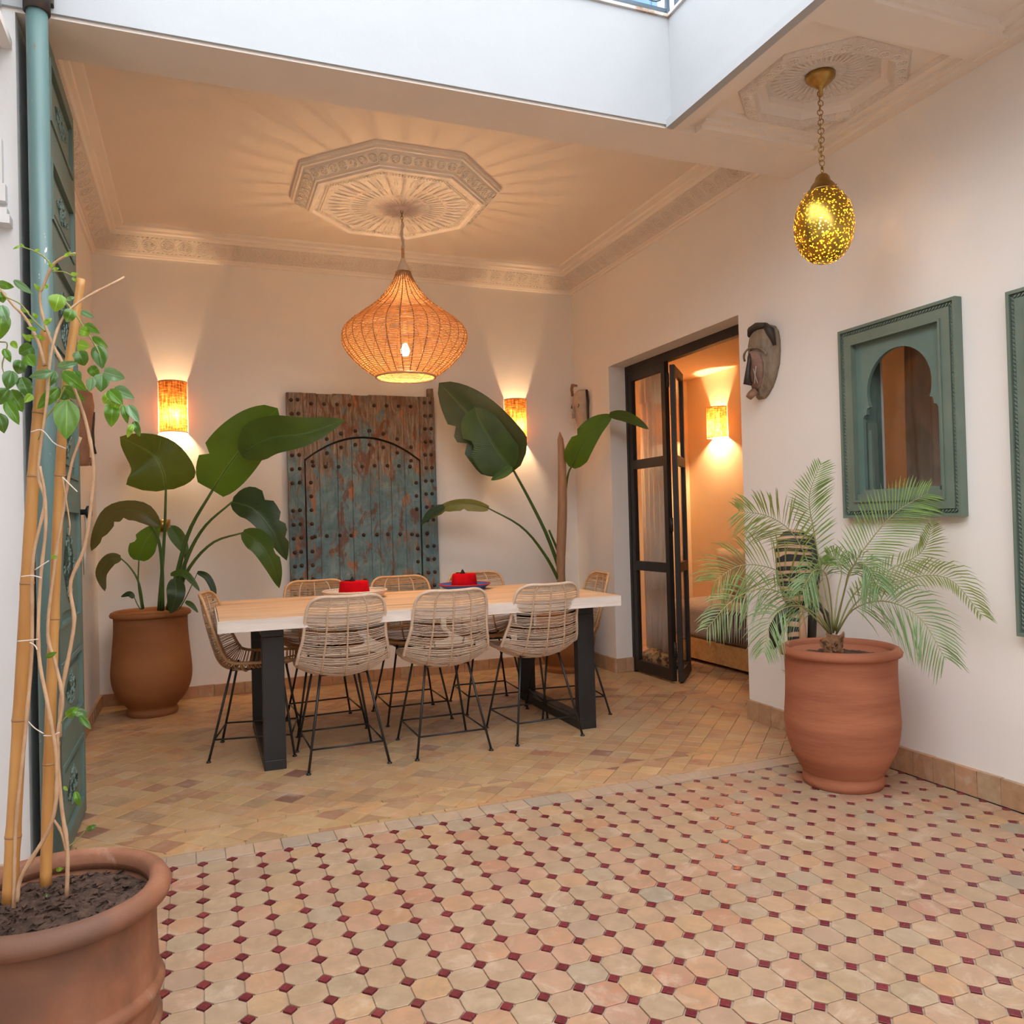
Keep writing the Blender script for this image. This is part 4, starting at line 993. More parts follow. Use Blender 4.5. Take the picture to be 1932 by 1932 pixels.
for k in range(len(edges_p)-1):
    a, b = edges_p[k]+.0014, edges_p[k+1]-.0014; xs = [a+(b-a)*q/5 for q in range(6)]
    slab([(a, zb), (b, zb)]+[(x, archz(x)-.006) for x in xs[::-1]], Y0+.006+R_.uniform(0, .004), Y1, 'door_plank')
MB().box(.63, Y1-.004, .44, 1.75, Y1+.004, 2.19).build('backing', dark_w, dp)
studs = []
for k in range(17):
    z = .50+k*.103; studs += [(.652+R_.uniform(-.004, .004), z), (.703+R_.uniform(-.004, .004), z+.004)]
    studs += [(1.672+R_.uniform(-.004, .004), z+.01), (1.722+R_.uniform(-.004, .004), z+.012)]
    if z < 1.62: studs += [(.785, z+.003), (1.593, z-.004)]
for k in range(9): studs += [(.80+k*.095, 2.125)]
for z in (1.655, 1.13, .78):
    for k in range(9): studs += [(.80+k*.094+R_.uniform(-.006, .006), z+R_.uniform(-.006, .006))]
for k in range(8):
    x = .80+k*.108; studs += [(x, archz(x)-.05), (x, archz(x)+.055)]
stv = MB().lathe([(.0150, 0), (.0138, .005), (.009, .0105), (0, .0125)][::1], 12)
sme = stv.mesh('iron_stud', stud_m, smooth=True)
for x, z in studs:
    if R_.random() < .05: continue
    link('iron_stud', sme, dp, loc=(x-1.185, Y0-6.19-.001+(.008 if .74 < x < 1.63 and z < archz(x) else 0), z-.42), rot=(PI/2, 0, 0))
rm = MB()
for k in range(5): rm.tube([(1.575+(.008+.009*k)*math.cos(a), Y0-.002, 2.10+(.008+.009*k)*math.sin(a)) for a in [2*PI*j/24 for j in range(24)]], .0022, 4, closed=True)
for k in range(12): a = 2*PI*k/12; rm.tube([(1.575, Y0-.002, 2.10), (1.575+.044*math.cos(a), Y0-.002, 2.10+.044*math.sin(a))], .002, 4)
rm.build('carved_roundel', mask_b, dp, kind='stuff')
slab([(.955, 2.10), (1.0, 2.12), (1.01, 2.17), (.985, 2.195), (.955, 2.18), (.945, 2.14)], Y0-.004, Y0+.001, 'iron_plate', mask_m)

# ---------------------------------------------------------------- masks on the walls
def mask_big():
    # long heart-faced mask on the right wall; built in the wall's plane: u = along the wall towards the camera, n = out of the wall
    c = Vector((XR, 3.69, 2.07)); U = Vector((0, -1, 0)); Nn = Vector((-1, 0, 0)); Zz = Vector((0, 0, 1))
    t = thing('wooden_mask', 'long grey heart faced wooden mask beside the doorway', 'mask', tuple(c))
    def P(u, n, z): return c+U*u+Nn*n+Zz*z
    ol = [(-.205, .030, .018, .055), (-.19, .05, .03, .05), (-.15, .065, .055, .02), (-.10, .085, .070, .008), (-.03, .105, .085, 0), (.04, .115, .095, 0), (.10, .115, .095, 0), (.15, .105, .085, 0), (.185, .08, .06, 0), (.205, .03, .03, 0)]
    rings = []
    for z, hw, dep, off in ol: rings.append([P(hw*math.cos(a)-off*.9, max(0, dep*math.sin(a))*1.0+.001, z) for a in [PI*k/12 for k in range(13)]])
    MB().loft(rings, cap=True, closed=True).build('head_shell', mask_m, t, smooth=True)
    rings = []
    for z, hw, dep, off in ((-.15, .035, .068, .022), (-.09, .055, .083, .006), (-.02, .065, .096, -.004), (.03, .055, .104, -.004), (.055, .03, .106, -.004)):
        rings.append([P(hw*math.cos(a)-off-.01, dep-.02+.028*math.sin(a), z) for a in [PI*k/10 for k in range(11)]])
    MB().loft(rings).build('recessed_face', mask_f, t, smooth=True)
    MB().tube([P(-.012, .10, .06), P(-.014, .115, 0), P(-.018, .125, -.07), P(-.020, .128, -.12), P(-.02, .10, -.125)], [.010, .011, .015, .024, .012], 8).build('long_nose', dark_w, t, smooth=True)
    MB().tube([P(-.035, .06, -.16), P(-.05, .085, -.185), P(-.056, .095, -.20)], [.022, .022, .018], 10).build('mouth_tube', mask_b, t, smooth=True)
    MB().tube([P(.105*math.cos(a)*.9-.01, .075+.03*math.sin(a), .055+.055*math.sin(a)-.035) for a in [PI*k/12 for k in range(13)]], .0065, 6).build('brow_ridge', mask_m, t, smooth=True)
    MB().tube([P(-.095, .04, .168), P(-.06, .062, .190), P(0, .066, .198), P(.06, .055, .19)], [.016, .020, .022, .016], 8).build('crest', dark_w, t, smooth=True)
    MB().tube([P(.055, .05, .19), P(.088, .048, .155), P(.106, .035, .07)], [.018, .026, .010], 8).build('ear_knot', dark_w, t, smooth=True)
    MB().tube([P(.008, .106, -.045), P(.02, .103, -.09), P(.03, .097, -.13)], .003, 5).tube([P(.03, .103, -.035), P(.018, .104, -.085), P(.008, .10, -.13)], .003, 5).build('scarification', mask_p, t, smooth=True)
mask_big()
def mask_pale():
    c = Vector((XR, 6.02, 2.12)); U = Vector((0, -1, 0)); Nn = Vector((-1, 0, 0)); Zz = Vector((0, 0, 1))
    t = thing('wooden_mask', 'pale narrow mask with blue eye in corner above the right plant', 'mask', tuple(c))
    def P(u, n, z): return c+U*u+Nn*n+Zz*z
    rings = []
    for z, hw, dep in ((-.19, .03, .03), (-.15, .055, .05), (-.08, .085, .07), (0, .10, .085), (.05, .115, .09), (.10, .115, .085), (.145, .10, .07), (.165, .06, .05)):
        rings.append([P(hw*math.cos(a), max(0, dep*math.sin(a))+.001, z) for a in [PI*k/12 for k in range(13)]])
    MB().loft(rings).build('face_shell', mask_p, t, smooth=True)
    MB().tube([P(.115, .02, -.16), P(.125, .025, -.05), P(.135, .03, .06), P(.12, .03, .15)], [.008, .011, .012, .01], 8).build('dark_side_edge', dark_w, t, smooth=True)
    MB().tube([P(-.10, .05, .13), P(-.10, .06, .19), P(-.05, .075, .215), P(.02, .07, .20)], [.012, .013, .014, .009], 8).build('curved_handle', mask_b, t, smooth=True)
    for s in (-1, 1):
        MB().tube([P(s*.05+.018*math.cos(a), .087-.02*abs(s*.5), .03+.012*math.sin(a)) for a in [2*PI*k/12 for k in range(12)]], .003, 5, closed=True).build('eye_ring', dark_w, t, smooth=True)
    MB().add([P(-.07, .085, .02), P(-.028, .094, .02), P(-.048, .09, .055)], [(0, 1, 2)]).build('blue_patch', blue_p, t)
    MB().tube([P(0, .086, .03), P(.0, .10, -.03), P(0, .095, -.07)], [.006, .012, .014], 8).build('nose', mask_p, t, smooth=True)
mask_pale()
def mask_left():
    c = Vector((XL+.005, 5.35, 1.86)); U = Vector((0, 1, 0)); Nn = Vector((1, 0, 0)); Zz = Vector((0, 0, 1))
    t = thing('wooden_mask', 'brown wooden mask with dark crescent behind the climber leaves', 'mask', tuple(c))
    def P(u, n, z): return c+U*u+Nn*n+Zz*z
    rings = []
    for z, hw, dep in ((-.26, .03, .05), (-.22, .05, .055), (-.17, .07, .055), (-.10, .09, .065), (0, .11, .075), (.10, .11, .085), (.17, .09, .075), (.20, .06, .04)):
        rings.append([P(hw*math.cos(a), max(0, dep*math.sin(a))+.001, z) for a in [PI*k/12 for k in range(13)]])
    MB().loft(rings).build('face_shell', mask_b, t, smooth=True)
    cr_ = MB().tube([P(0, .085, .06), P(0, .075, .02), P(0, .065, -.06), P(0, .07, -.14), P(0, .088, -.19)], [.004, .013, .017, .014, .006], 8)
    cr_.build('dark_crescent', dark_w, t, smooth=True)
    MB().tube([P(0, .05, -.22), P(0, .068, -.235), P(0, .06, -.26)], [.014, .013, .008], 8).build('chin_knob', mask_b, t, smooth=True)
mask_left()

# ---------------------------------------------------------------- teal door leaf and its round pivot post at the left
post = thing('pivot_post', 'round chipped teal metal post at the left edge of the recess', 'post', (-.487, 3.135, 0))
MB().lathe([(.034, 0), (.034, 3.03)], 28, (-.487, 3.135, 0)).build('post_tube', pipe_m, post, smooth=True)
MB().lathe([(.035, 3.0), (.042, 3.0), (.042, 3.16), (.035, 3.16)], 28, (-.487, 3.135, 0)).build('socket_collar', iron_dark, post, smooth=True)
MB().box(-.53, 3.15, 3.05, -.44, 3.178, 3.15).build('wall_bracket', iron_dark, post)
leafd = struct_empty('door_2', 'tall teal carved panel door standing open at the left')
LX, LY0, LY1, LZ0, LZ1 = -.475, 3.21, 3.90, .012, 3.0
MB().box(LX-.042, LY0, LZ0, LX-.012, LY1, LZ1).build('core_board', teal, leafd)
pan = [(.08, .36), (.47, .727), (.855, 1.30), (1.42, 1.75), (1.85, 2.22), (2.34, 2.57), (2.70, 2.93)]
o_ = MB().box(LX-.014, LY1-.075, LZ0, LX, LY1, LZ1).build('stile', teal, leafd); bevel(o_, .002)
o_ = MB().box(LX-.014, LY0, LZ0, LX, LY0+.075, LZ1).build('stile', teal, leafd); bevel(o_, .002)
zz = LZ0
for a, b in pan+[(LZ1, LZ1)]:
    o_ = MB().box(LX-.014, LY0+.075, zz, LX, LY1-.075, a).build('rail', teal, leafd); bevel(o_, .002); zz = b
for a, b in pan:
    m = MB(); w_ = .016; ya, yb = LY0+.075, LY1-.075
    m.box(LX-.012, ya, a, LX+.006, yb, a+w_).box(LX-.012, ya, b-w_, LX+.006, yb, b).box(LX-.012, ya, a+w_, LX+.006, ya+w_, b-w_).box(LX-.012, yb-w_, a+w_, LX+.006, yb, b-w_)
    m.build('panel_moulding', teal, leafd)
    m = MB(); w2_ = .05
    m.box(LX-.012, ya+w2_, a+w2_, LX-.004, yb-w2_, b-w2_); pl_ = m.build('panel', teal, leafd)
    cy_, cz_ = (ya+yb)/2, (a+b)/2; h = (b-a)/2-w2_-.02; m = MB(); nP = 26
    G = [[(LX-.0038+.0005, cy_+u*.15*(1-abs(v)**1.5)*.9, cz_+v*h) for u in (-1, -.5, 0, .5, 1)] for v in [k/6-1 for k in range(13)]]
    for k in range(26):
        v = R_.uniform(-.9, .9); u = R_.uniform(-1, 1)*(1-abs(v)**1.5)*.13; a0 = R_.uniform(0, 6.28)
        m.tube([(LX-.003, cy_+u+.018*math.cos(a0+q*1.1)*(1-.15*q), cz_+v*h+.018*math.sin(a0+q*1.1)*(1-.15*q)) for q in range(5)], [.002, .0045, .005, .004, .002], 5)
    m.build('carved_ornament', teal, leafd, kind='stuff')
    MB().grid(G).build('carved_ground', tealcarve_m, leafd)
MB().lathe([(0, -.002), (.012, 0), (.012, .02), (.026, .026), (.028, .038), (.018, .046), (0, .048)], 20).build('door_knob', black, leafd, smooth=True)
kn = [o for o in leafd.children if o.name.startswith('door_knob')][0]; kn.location = (LX, LY1-.03, 1.29); kn.rotation_euler = (0, PI/2, 0)
MB().tube([(LX+.02, LY1-.025, 1.28), (LX+.025, LY1-.02, 1.22), (LX+.012, LY1-.01, 1.12), (LX+.01, LY1+.002, 1.02)], .006, 6).build('rope_pull', linen, leafd, smooth=True)

# ---------------------------------------------------------------- iron railing on the upper gallery
def railing(label, p0, p1):
    p0, p1 = Vector(p0), Vector(p1); L = (p1-p0).length; d = (p1-p0)/L
    t = thing('gallery_railing', label, 'railing', tuple(p0), group='iron railings of the upper gallery')
    up_ = Vector((0, 0, 1)); q = d.cross(up_)
    for z in (.035, .20, .80): MB().obox((p0+p1)/2+up_*z, d*L/2, q*.007, up_*.007).build('rail_bar', blue_steel, t)
    n = max(1, int(L/.9))
    for k in range(n+1): MB().obox(p0+(p1-p0)*k/n+up_*.42, d*.009, q*.009, up_*.42).build('rail_post', blue_steel, t)
    m = MB(); n2 = int(L/.15)
    for k in range(n2):
        c = p0+d*(k+.5)*L/n2
        m.tube([c+d*.066*math.cos(a)+up_*(.13+.062*math.sin(a)) for a in [2*PI*j/20 for j in range(20)]], .0045, 4, closed=True)
        m.tube([c+d*(.045*(1-j/16))*math.cos(j*.8)+up_*(.13+(.045*(1-j/16))*math.sin(j*.8)) for j in range(15)], .0045, 4)
        for s in (-.3, .3): m.tube([c+d*s*.1+up_*.2, c+d*s*.1+up_*.8], .005, 4)
    m.build('scroll_work', blue_steel, t, kind='stuff'); return t
railing('blue grey scrolled iron railing above the white beam', (-.55, 3.20, 3.549), (2.10, 3.20, 3.549))
railing('blue grey iron railing above the right gallery ceiling', (2.12, 3.15, 3.549), (2.12, -1.2, 3.549))
sh = thing('wooden_shutter', 'blue painted shutter on upper storey wall', 'shutter', (2.62, 4.46, 3.53))
MB().box(2.45, 4.44, 3.53, 2.49, 4.49, 5.4).box(2.80, 4.44, 3.53, 2.84, 4.49, 5.4).box(2.49, 4.44, 3.53, 2.80, 4.49, 3.72).box(2.49, 4.44, 5.3, 2.80, 4.49, 5.4).build('shutter_frame', blue_shutter, sh)
for k in range(16): MB().obox((2.645, 4.465, 3.77+k*.1), (.155, 0, 0), (0, .018, .018), (0, -.002, .03)).build('slat', blue_shutter, sh)

# ---------------------------------------------------------------- socket and switches
t = thing('wall_socket', 'white wall socket beside the terracotta pot of the palm', 'socket', (XR, 3.60, .38))
o_ = MB().box(XR-.012, 3.552, .335, XR, 3.640, .425).build('cover_plate', plastic, t); bevel(o_, .004, 3)
MB().lathe([(.0, 0), (.021, 0), (.021, .002), (.0185, .003), (.0, .0031)], 24).build('socket_ring', dark_hole, t); r_ = t.children[-1]; r_.location = (-.0125, -.004, 0); r_.rotation_euler = (0, -PI/2, 0)
t = thing('light_switch', 'white double light switch behind a palm frond', 'switch', (XR, 3.52, 1.06))
o_ = MB().box(XR-.012, 3.43, 1.02, XR, 3.60, 1.10).build('cover_plate', plastic, t); bevel(o_, .004, 3)
for y in (3.45, 3.525): MB().box(XR-.016, y, 1.035, XR-.010, y+.06, 1.085).build('rocker', plastic, t)
t = thing('wall_bracket', 'small brass cup on the back wall behind the left plant', 'bracket', (-.255, YB, 1.18))
MB().lathe([(.02, 0), (.045, .01), (.05, .05), (.052, .09), (.044, .09), (.04, .02), (0, .015)], 20, (-.24, YB-.055, 1.19)).build('cup', brass, t, smooth=True)
MB().box(-.25, YB-.02, 1.20, -.23, YB, 1.26).build('plate', brass, t)

# ---------------------------------------------------------------- pots
def pot_profile(pts, wall=.018):
    o = catmull([(r, 0, z) for r, z in pts], 34); return [(max(p.x, .001), p.z) for p in o]
from mathutils import noise as mn
def soil(m_r, c, z, parent, amp=.008, n=40):
    G = []
    for i in range(n+1):
        rr = m_r*(i/n); g = []
        for j in range(97):
            x, y = c[0]+rr*math.cos(2*PI*(j % 96)/96), c[1]+rr*math.sin(2*PI*(j % 96)/96)
            g.append((x, y, z+amp*(1.2*mn.noise(Vector((x*22, y*22, 3)))+.9*mn.noise(Vector((x*60, y*60, 7)))+.5*mn.noise(Vector((x*150, y*150, 1))))))
        G.append(g[::-1])
    return MB().grid(G).build('soil', soil_m, parent)
def rim_ring(c, z, r, th, mat, parent, sq=1.0):
    return MB().lathe([(r-th, z-th*.3), (r-th*.9, z+th*.5), (r-th*.2, z+th*.95), (r+th*.6, z+th*.6), (r+th, z-th*.1), (r+th*.8, z-th*.8), (r+th*.1, z-th*1.1), (r-th*.9, z-th*.9), (r-th, z-th*.3)], 56, (c[0], c[1], 0), cap=False).build('rim', mat, parent, smooth=True)

def leaf_blade(mid, wl, wr, name, mat, parent, tl=.25, tr=.25, n=18, prof=None, wave=.03, vein=True, notch=(), midrib=None, midmat=stem_g, mr=.004, across=4):
    pts = catmull(mid, n); G = []; U = []
    prof = prof or (lambda t: (math.sin(PI*min(1, t*.97+.03)**.75))**.62)
    L = sum((pts[k+1]-pts[k]).length for k in range(n-1))
    for k, p in enumerate(pts):
        t = k/(n-1); T = (pts[min(k+1, n-1)]-pts[max(k-1, 0)]).normalized(); Vw = (p-CAM).normalized(); S = T.cross(Vw)
        if S.length < .05: S = T.orthogonal()
        S.normalize(); Nn = S.cross(T).normalized()
        if Nn.dot(Vw) > 0: Nn = -Nn
        w0 = prof(t); g = []; uu = []
        for j in range(-across, across+1):
            a = j/across; ww = (wr if a > 0 else wl)*w0; tilt = tr if a > 0 else tl
            if a > 0 and any(abs(t-q) < .03 for q in notch): ww *= .72
            dpt = math.sin(tilt)*abs(a)+wave*math.sin(t*11+a*3)*abs(a)
            g.append(p+S*(a*ww*math.cos(tilt))+Nn*(dpt*ww-.10*ww*a*a)); uu.append((a, t*L*2))
        G.append(g); U.append(uu)
    lf = MB().grid(G, U).build(name, mat, parent, smooth=True)
    if mr: MB().tube([p for p in pts[:-1]], [mr*(1-.75*k/(n-1)) for k in range(n-1)], 6).build('midrib', midmat, lf if lf.parent and lf.parent.parent is None else parent, smooth=True)
    return lf
PT = lambda t: (min(1, (t+.01)/.22)**.45)*max(0, 1-t**2.6)**.85
PT2 = lambda t: (min(1, (t+.01)/.2)**.45)*max(0, 1-t**3.4)**.75
def P3(L, d): return [at(x, y, dd if (dd := (d[k] if isinstance(d, (list, tuple)) else d)) else 0) for k, (x, y) in enumerate(L)]
def petiole(L, d, r0, r1, parent, mat=stem_g, name='petiole'):
    p = catmull(P3(L, d), 14); return MB().tube(p, [r0+(r1-r0)*k/13 for k in range(14)], 8).build(name, mat, parent, smooth=True)

# left strelitzia in tall ochre pot
pc_ = (-.31, 5.82)
pl1 = thing('potted_strelitzia', 'tall broad leaved plant in ochre clay pot by the back left corner', 'plant', (*pc_, 0))
pr_ = pot_profile([(.154, .0), (.158, .022), (.150, .045), (.162, .065), (.205, .115), (.238, .19), (.248, .28), (.238, .41), (.228, .53), (.226, .62), (.230, .655)])
MB().lathe([(.12, 0)]+pr_+[(.20, .655), (.195, .60), (0, .60)], 56, (*pc_, 0)).build('clay_pot', terra_brown, pl1, smooth=True)
rim_ring(pc_, .662, .229, .020, terra_brown, pl1); soil(.198, pc_, .615, pl1)
bp = (296, 1150)
D = 5.30
def bl(mid, wl, wr, mat, d, **k):
    pxm = d if not isinstance(d, (list, tuple)) else sum(d)/len(d); s = pxm/FPX
    return leaf_blade(P3(mid, d), wl*s, wr*s, 'leaf', mat, pl1 if k.pop('left', True) else pl2, **k)
petiole([(300, 1152), (307, 1060), (311, 990), (313, 922)], [D, D, D-.02, D-.05], .013, .007, pl1)
bl([(313, 924), (307, 888), (286, 856), (226, 824)], 58, 72, ban_m, [D-.05, D-.1, D-.12, D-.02], tl=.2, tr=.35, prof=PT)
petiole([(318, 1150), (335, 1080), (358, 1000), (401, 925)], [D-.02, D-.08, D-.15, D-.2], .020, .008, pl1)
bl([(401, 925), (436, 872), (480, 818), (524, 770)], 44, 58, ban_g, [D-.2, D-.25, D-.28, D-.3], tl=.2, tr=.15, prof=lambda t: (math.sin(PI*min(1, t*.95+.05)**.8))**.5, notch=(.3,))
bl([(455, 856), (510, 828), (575, 818), (652, 792)], 36, 46, ban_m, [D-.34, D-.38, D-.40, D-.36], tl=.45, tr=.2, prof=PT)
petiole([(325, 1150), (350, 1060), (385, 995), (438, 947)], [D-.03, D-.1, D-.15, D-.2], .016, .006, pl1)
bl([(438, 947), (480, 962), (515, 1005), (541, 1058)], 26, 40, ban_d, [D-.2, D-.24, D-.22, D-.15], tl=.4, tr=.2, prof=PT, notch=(.35, .6, .78), mr=.004)
bl([(440, 946), (462, 936), (486, 933)], 5, 7, ban_m, D-.2, mr=.002)
petiole([(330, 1150), (352, 1080), (400, 1025), (462, 1004)], [D-.04, D-.15, D-.22, D-.3], .014, .005, pl1)
bl([(458, 1004), (492, 1028), (515, 1068), (527, 1110)], 22, 24, ban_m, [D-.3, D-.33, D-.3, D-.25], tl=.3, tr=.3, prof=PT, notch=(.5,), mr=.003)
petiole([(306, 1152), (305, 1060), (292, 1000), (255, 966)], [D, D-.05, D-.12, D-.15], .014, .005, pl1)
bl([(300, 990), (262, 964), (215, 968), (190, 1000), (172, 1040)], 20, 20, ban_b, [D-.12, D-.17, D-.2, D-.2, D-.17], tl=.4, tr=.1, prof=PT2, notch=(.4, .6, .85), mr=.003)
petiole([(270, 1148), (262, 1100), (245, 1070), (224, 1050)], [D-.05, D-.1, D-.12, D-.15], .008, .004, pl1)
bl([(228, 1052), (206, 1056), (190, 1082), (198, 1116)], 12, 14, ban_b, [D-.15, D-.17, D-.17, D-.15], tl=.4, tr=.2, mr=.002)
petiole([(268, 1150), (261, 1100), (262, 1056)], D-.06, .006, .004, pl1)
bl([(262, 1057), (272, 1025), (300, 988)], 24, 24, ban_g, [D-.06, D-.09, D-.08], tl=.1, tr=.3, notch=(.5,), mr=.002)
petiole([(340, 1130), (350, 1060), (335, 1000), (322, 992)], D+.05, .008, .004, pl1)
bl([(322, 994), (338, 1018), (354, 1048)], 14, 14, ban_m, D+.03, mr=.002)
petiole([(330, 1150), (326, 1110), (332, 1094)], D-.18, .006, .004, pl1)
bl([(330, 1092), (332, 1122), (322, 1158)], 17, 17, ban_d, [D-.22, D-.27, D-.26], tl=.1, tr=.25, mr=.003)
petiole([(338, 1150), (352, 1125), (372, 1082)], D-.1, .004, .0025, pl1)
bl([(372, 1080), (390, 1090), (402, 1115), (401, 1135)], 5, 8, ban_d, D-.1, mr=.0015)
bl([(322, 1085), (345, 1083), (362, 1098), (377, 1116)], 5, 9, ban_m, D-.2, mr=.002)
petiole([(265, 1150), (258, 1138), (253, 1126)], D-.08, .004, .003, pl1)
bl([(253, 1128), (244, 1120), (228, 1126)], 5, 6, ban_d, D-.08, mr=.0015)
bl([(350, 1135), (362, 1142), (374, 1156)], 5, 5, ban_m, D-.15, mr=.0015)

# right strelitzia, its pot behind the table
D2 = 6.45
pc2 = (2.72, 5.86)
pl2 = thing('potted_strelitzia', 'tall broad leaved plant behind the right end of table', 'plant', (*pc2, 0))
MB().lathe([(.13, 0)]+pot_profile([(.165, .0), (.17, .03), (.165, .05), (.185, .09), (.225, .18), (.24, .28), (.232, .40), (.222, .5), (.225, .56)])+[(.20, .56), (.2, .52), (0, .52)], 48, (*pc2, 0)).build('clay_pot', terra_brown, pl2, smooth=True)
rim_ring(pc2, .565, .225, .018, terra_brown, pl2); soil(.2, pc2, .53, pl2)
R = dict(left=False)
petiole([(1066, 1150), (1060, 1092), (1034, 1015), (1000, 945), (968, 886)], [D2, D2-.05, D2-.15, D2-.2, D2-.25], .020, .009, pl2)
petiole([(1066, 1150), (1058, 1060), (1036, 1000)], [D2, D2-.05, D2-.12], .018, .008, pl2)
bl([(970, 888), (928, 836), (882, 780), (828, 722)], 62, 56, ban_d, [D2-.25, D2-.3, D2-.32, D2-.3], tl=.25, tr=.25, prof=PT2, notch=(.45, .62), **R)
bl([(966, 884), (936, 846), (906, 796), (896, 768)], 38, 50, ban_m, [D2-.34, D2-.38, D2-.40, D2-.40], tl=.1, tr=.2, prof=PT2, notch=(.5,), **R)
bl([(965, 880), (950, 893), (926, 906)], 9, 9, ban_g, D2-.36, mr=.002, **R)
petiole([(1062, 1110), (1030, 1050), (985, 995), (918, 957)], [D2-.08, D2-.2, D2-.3, D2-.35], .015, .005, pl2)
bl([(922, 958), (885, 950), (842, 955), (795, 984)], 9, 15, ban_y, [D2-.35, D2-.38, D2-.38, D2-.34], tl=.3, tr=.3, notch=(.4, .7), mr=.003, **R)
bl([(838, 955), (815, 966), (794, 990)], 8, 9, ban_d, D2-.39, mr=.002, **R)
petiole([(1066, 1140), (1062, 1000), (1070, 905), (1079, 878)], [D2+.05, D2-.05, D2-.15, D2-.2], .012, .006, pl2)
bl([(1079, 882), (1095, 845), (1120, 808), (1156, 782)], 24, 26, ban_g, [D2-.2, D2-.28, D2-.34, D2-.4], tl=.2, tr=.2, prof=PT2, notch=(.45,), **R)
bl([(1150, 783), (1175, 786), (1200, 796), (1224, 810)], 9, 12, ban_m, [D2-.4, D2-.46, D2-.52, D2-.55], tl=.3, tr=.3, mr=.003, **R)
sp_ = catmull(P3([(1060, 1150), (1058, 1060), (1061, 960), (1060, 870), (1056, 815)], [D2-.1, D2-.12, D2-.14, D2-.15, D2-.15]), 16)
MB().tube(sp_, [.022+.018*math.sin(PI*min(1, k/15)**.8) if k < 15 else .003 for k in range(16)], 8).build('dry_spathe', spathe_m, pl2, smooth=True)

# ---------------------------------------------------------------- palm in the terracotta pot
pp = (2.655, 2.82)
pm = thing('potted_palm', 'feathery date palm in tall terracotta pot against the right wall', 'plant', (*pp, 0))
MB().lathe([(.12, 0)]+pot_profile([(.165, .0), (.172, .02), (.168, .05), (.175, .065), (.205, .12), (.232, .19), (.243, .28), (.237, .39), (.234, .48), (.236, .555), (.240, .585)])+[(.212, .585), (.205, .54), (0, .53)], 64, (*pp, 0), .004).build('clay_pot', terra, pm, smooth=True)
rim_ring(pp, .592, .238, .021, terra, pm); soil(.214, pp, .560, pm, .006)
tk = MB().tube([(pp[0]-.02, pp[1]+.02, .53), (pp[0]-.02, pp[1]+.02, .60), (pp[0]-.015, pp[1]+.02, .655)], [.035, .040, .026], 12); tk.build('trunk', trunk_m, pm, smooth=True)
tb_ = MB()
for k in range(26):
    a = R_.uniform(0, 6.28); z = R_.uniform(.565, .64); c = Vector((pp[0]-.02, pp[1]+.02, z)); d = Vector((math.cos(a), math.sin(a), 0))
    tb_.tube([c+d*.028, c+d*.046+Vector((0, 0, .016)), c+d*.05+Vector((0, 0, .03))], [.010, .008, .003], 5)
tb_.build('leaf_base_stubs', trunk_m, pm, kind='stuff')
DP = 3.53
def frond(path, d, wmax, mat, n=34, droop=.35, start=.22, wl=1, wr=1, curl=0, rr=.0042):
    pts = catmull(P3(path, d), 50); L = sum((pts[k+1]-pts[k]).length for k in range(49))
    fr = MB().tube(pts[::3]+[pts[-1]], [rr*(1-.8*k/17) for k in range(len(pts[::3])+1)], 6).build('frond', rachis_m, pm, smooth=True)
    m = MB(); s = DP/FPX
    for k in range(n):
        t = start+(1-start)*k/(n-1); i = min(48, int(t*49)); p = pts[i]; T = (pts[min(i+1, 49)]-pts[max(i-1, 0)]).normalized(); Vw = (p-CAM).normalized(); S = T.cross(Vw)
        S = S.normalized() if S.length > .05 else T.orthogonal().normalized(); Nn = S.cross(T).normalized()
        tt = (t-start)/(1-start); ln = wmax*s*(math.sin(PI*min(1, .18+.75*tt)))**.7*R_.uniform(.85, 1.1)
        for sd in (-1, 1):
            ll = ln*(wl if sd < 0 else wr); fwd = .55+.5*tt
            if ll < .01: continue
            dirv = (S*sd*math.cos(.6*fwd)+T*fwd+Nn*R_.uniform(-.35, .35)).normalized(); q0 = p
            w_ = .0031*R_.uniform(.75, 1.15)
            dz = Vector((0, 0, -1)); a1 = q0+dirv*ll*.35; a2 = q0+dirv*ll*.72+dz*ll*droop*.25; a3 = q0+dirv*ll+dz*ll*droop*.7
            wv = dirv.cross(Nn if abs(dirv.dot(Nn)) < .9 else S).normalized()
            wv = (wv+Nn*R_.uniform(-.6, .6)).normalized(); fo = dirv.cross(wv)*w_*.35
            o = len(m.v)
            m.v += [q0-wv*w_*.3, q0+wv*w_*.3, a1-wv*w_, a1+fo, a1+wv*w_, a2-wv*w_*.8, a2+fo, a2+wv*w_*.8, a3]
            m.f += [(o, o+1, o+3, o+2) if False else (o, o+3, o+2), (o, o+1, o+3), (o+1, o+4, o+3), (o+2, o+3, o+6, o+5), (o+3, o+4, o+7, o+6), (o+5, o+6, o+8), (o+6, o+7, o+8)]
    m.build('leaflets', mat, fr, kind='stuff')
frond([(1572, 1192), (1556, 1110), (1535, 1000), (1527, 935), (1550, 872)], [DP, DP, DP-.02, DP-.05, DP-.08], 62, palm_m, 36, .12, .36, 1, .75)
frond([(1566, 1190), (1535, 1090), (1500, 1012), (1452, 975), (1392, 964)], [DP, DP-.05, DP-.1, DP-.15, DP-.2], 78, palm_y, 36, .25, .40)
frond([(1566, 1192), (1528, 1130), (1470, 1078), (1400, 1066), (1345, 1098)], [DP, DP-.05, DP-.12, DP-.2, DP-.25], 100, palm_y, 38, .35, .25)
frond([(1564, 1194), (1520, 1150), (1455, 1112), (1388, 1128), (1330, 1190)], [DP, DP-.1, DP-.2, DP-.3, DP-.36], 66, palm_b, 34, .45, .25)
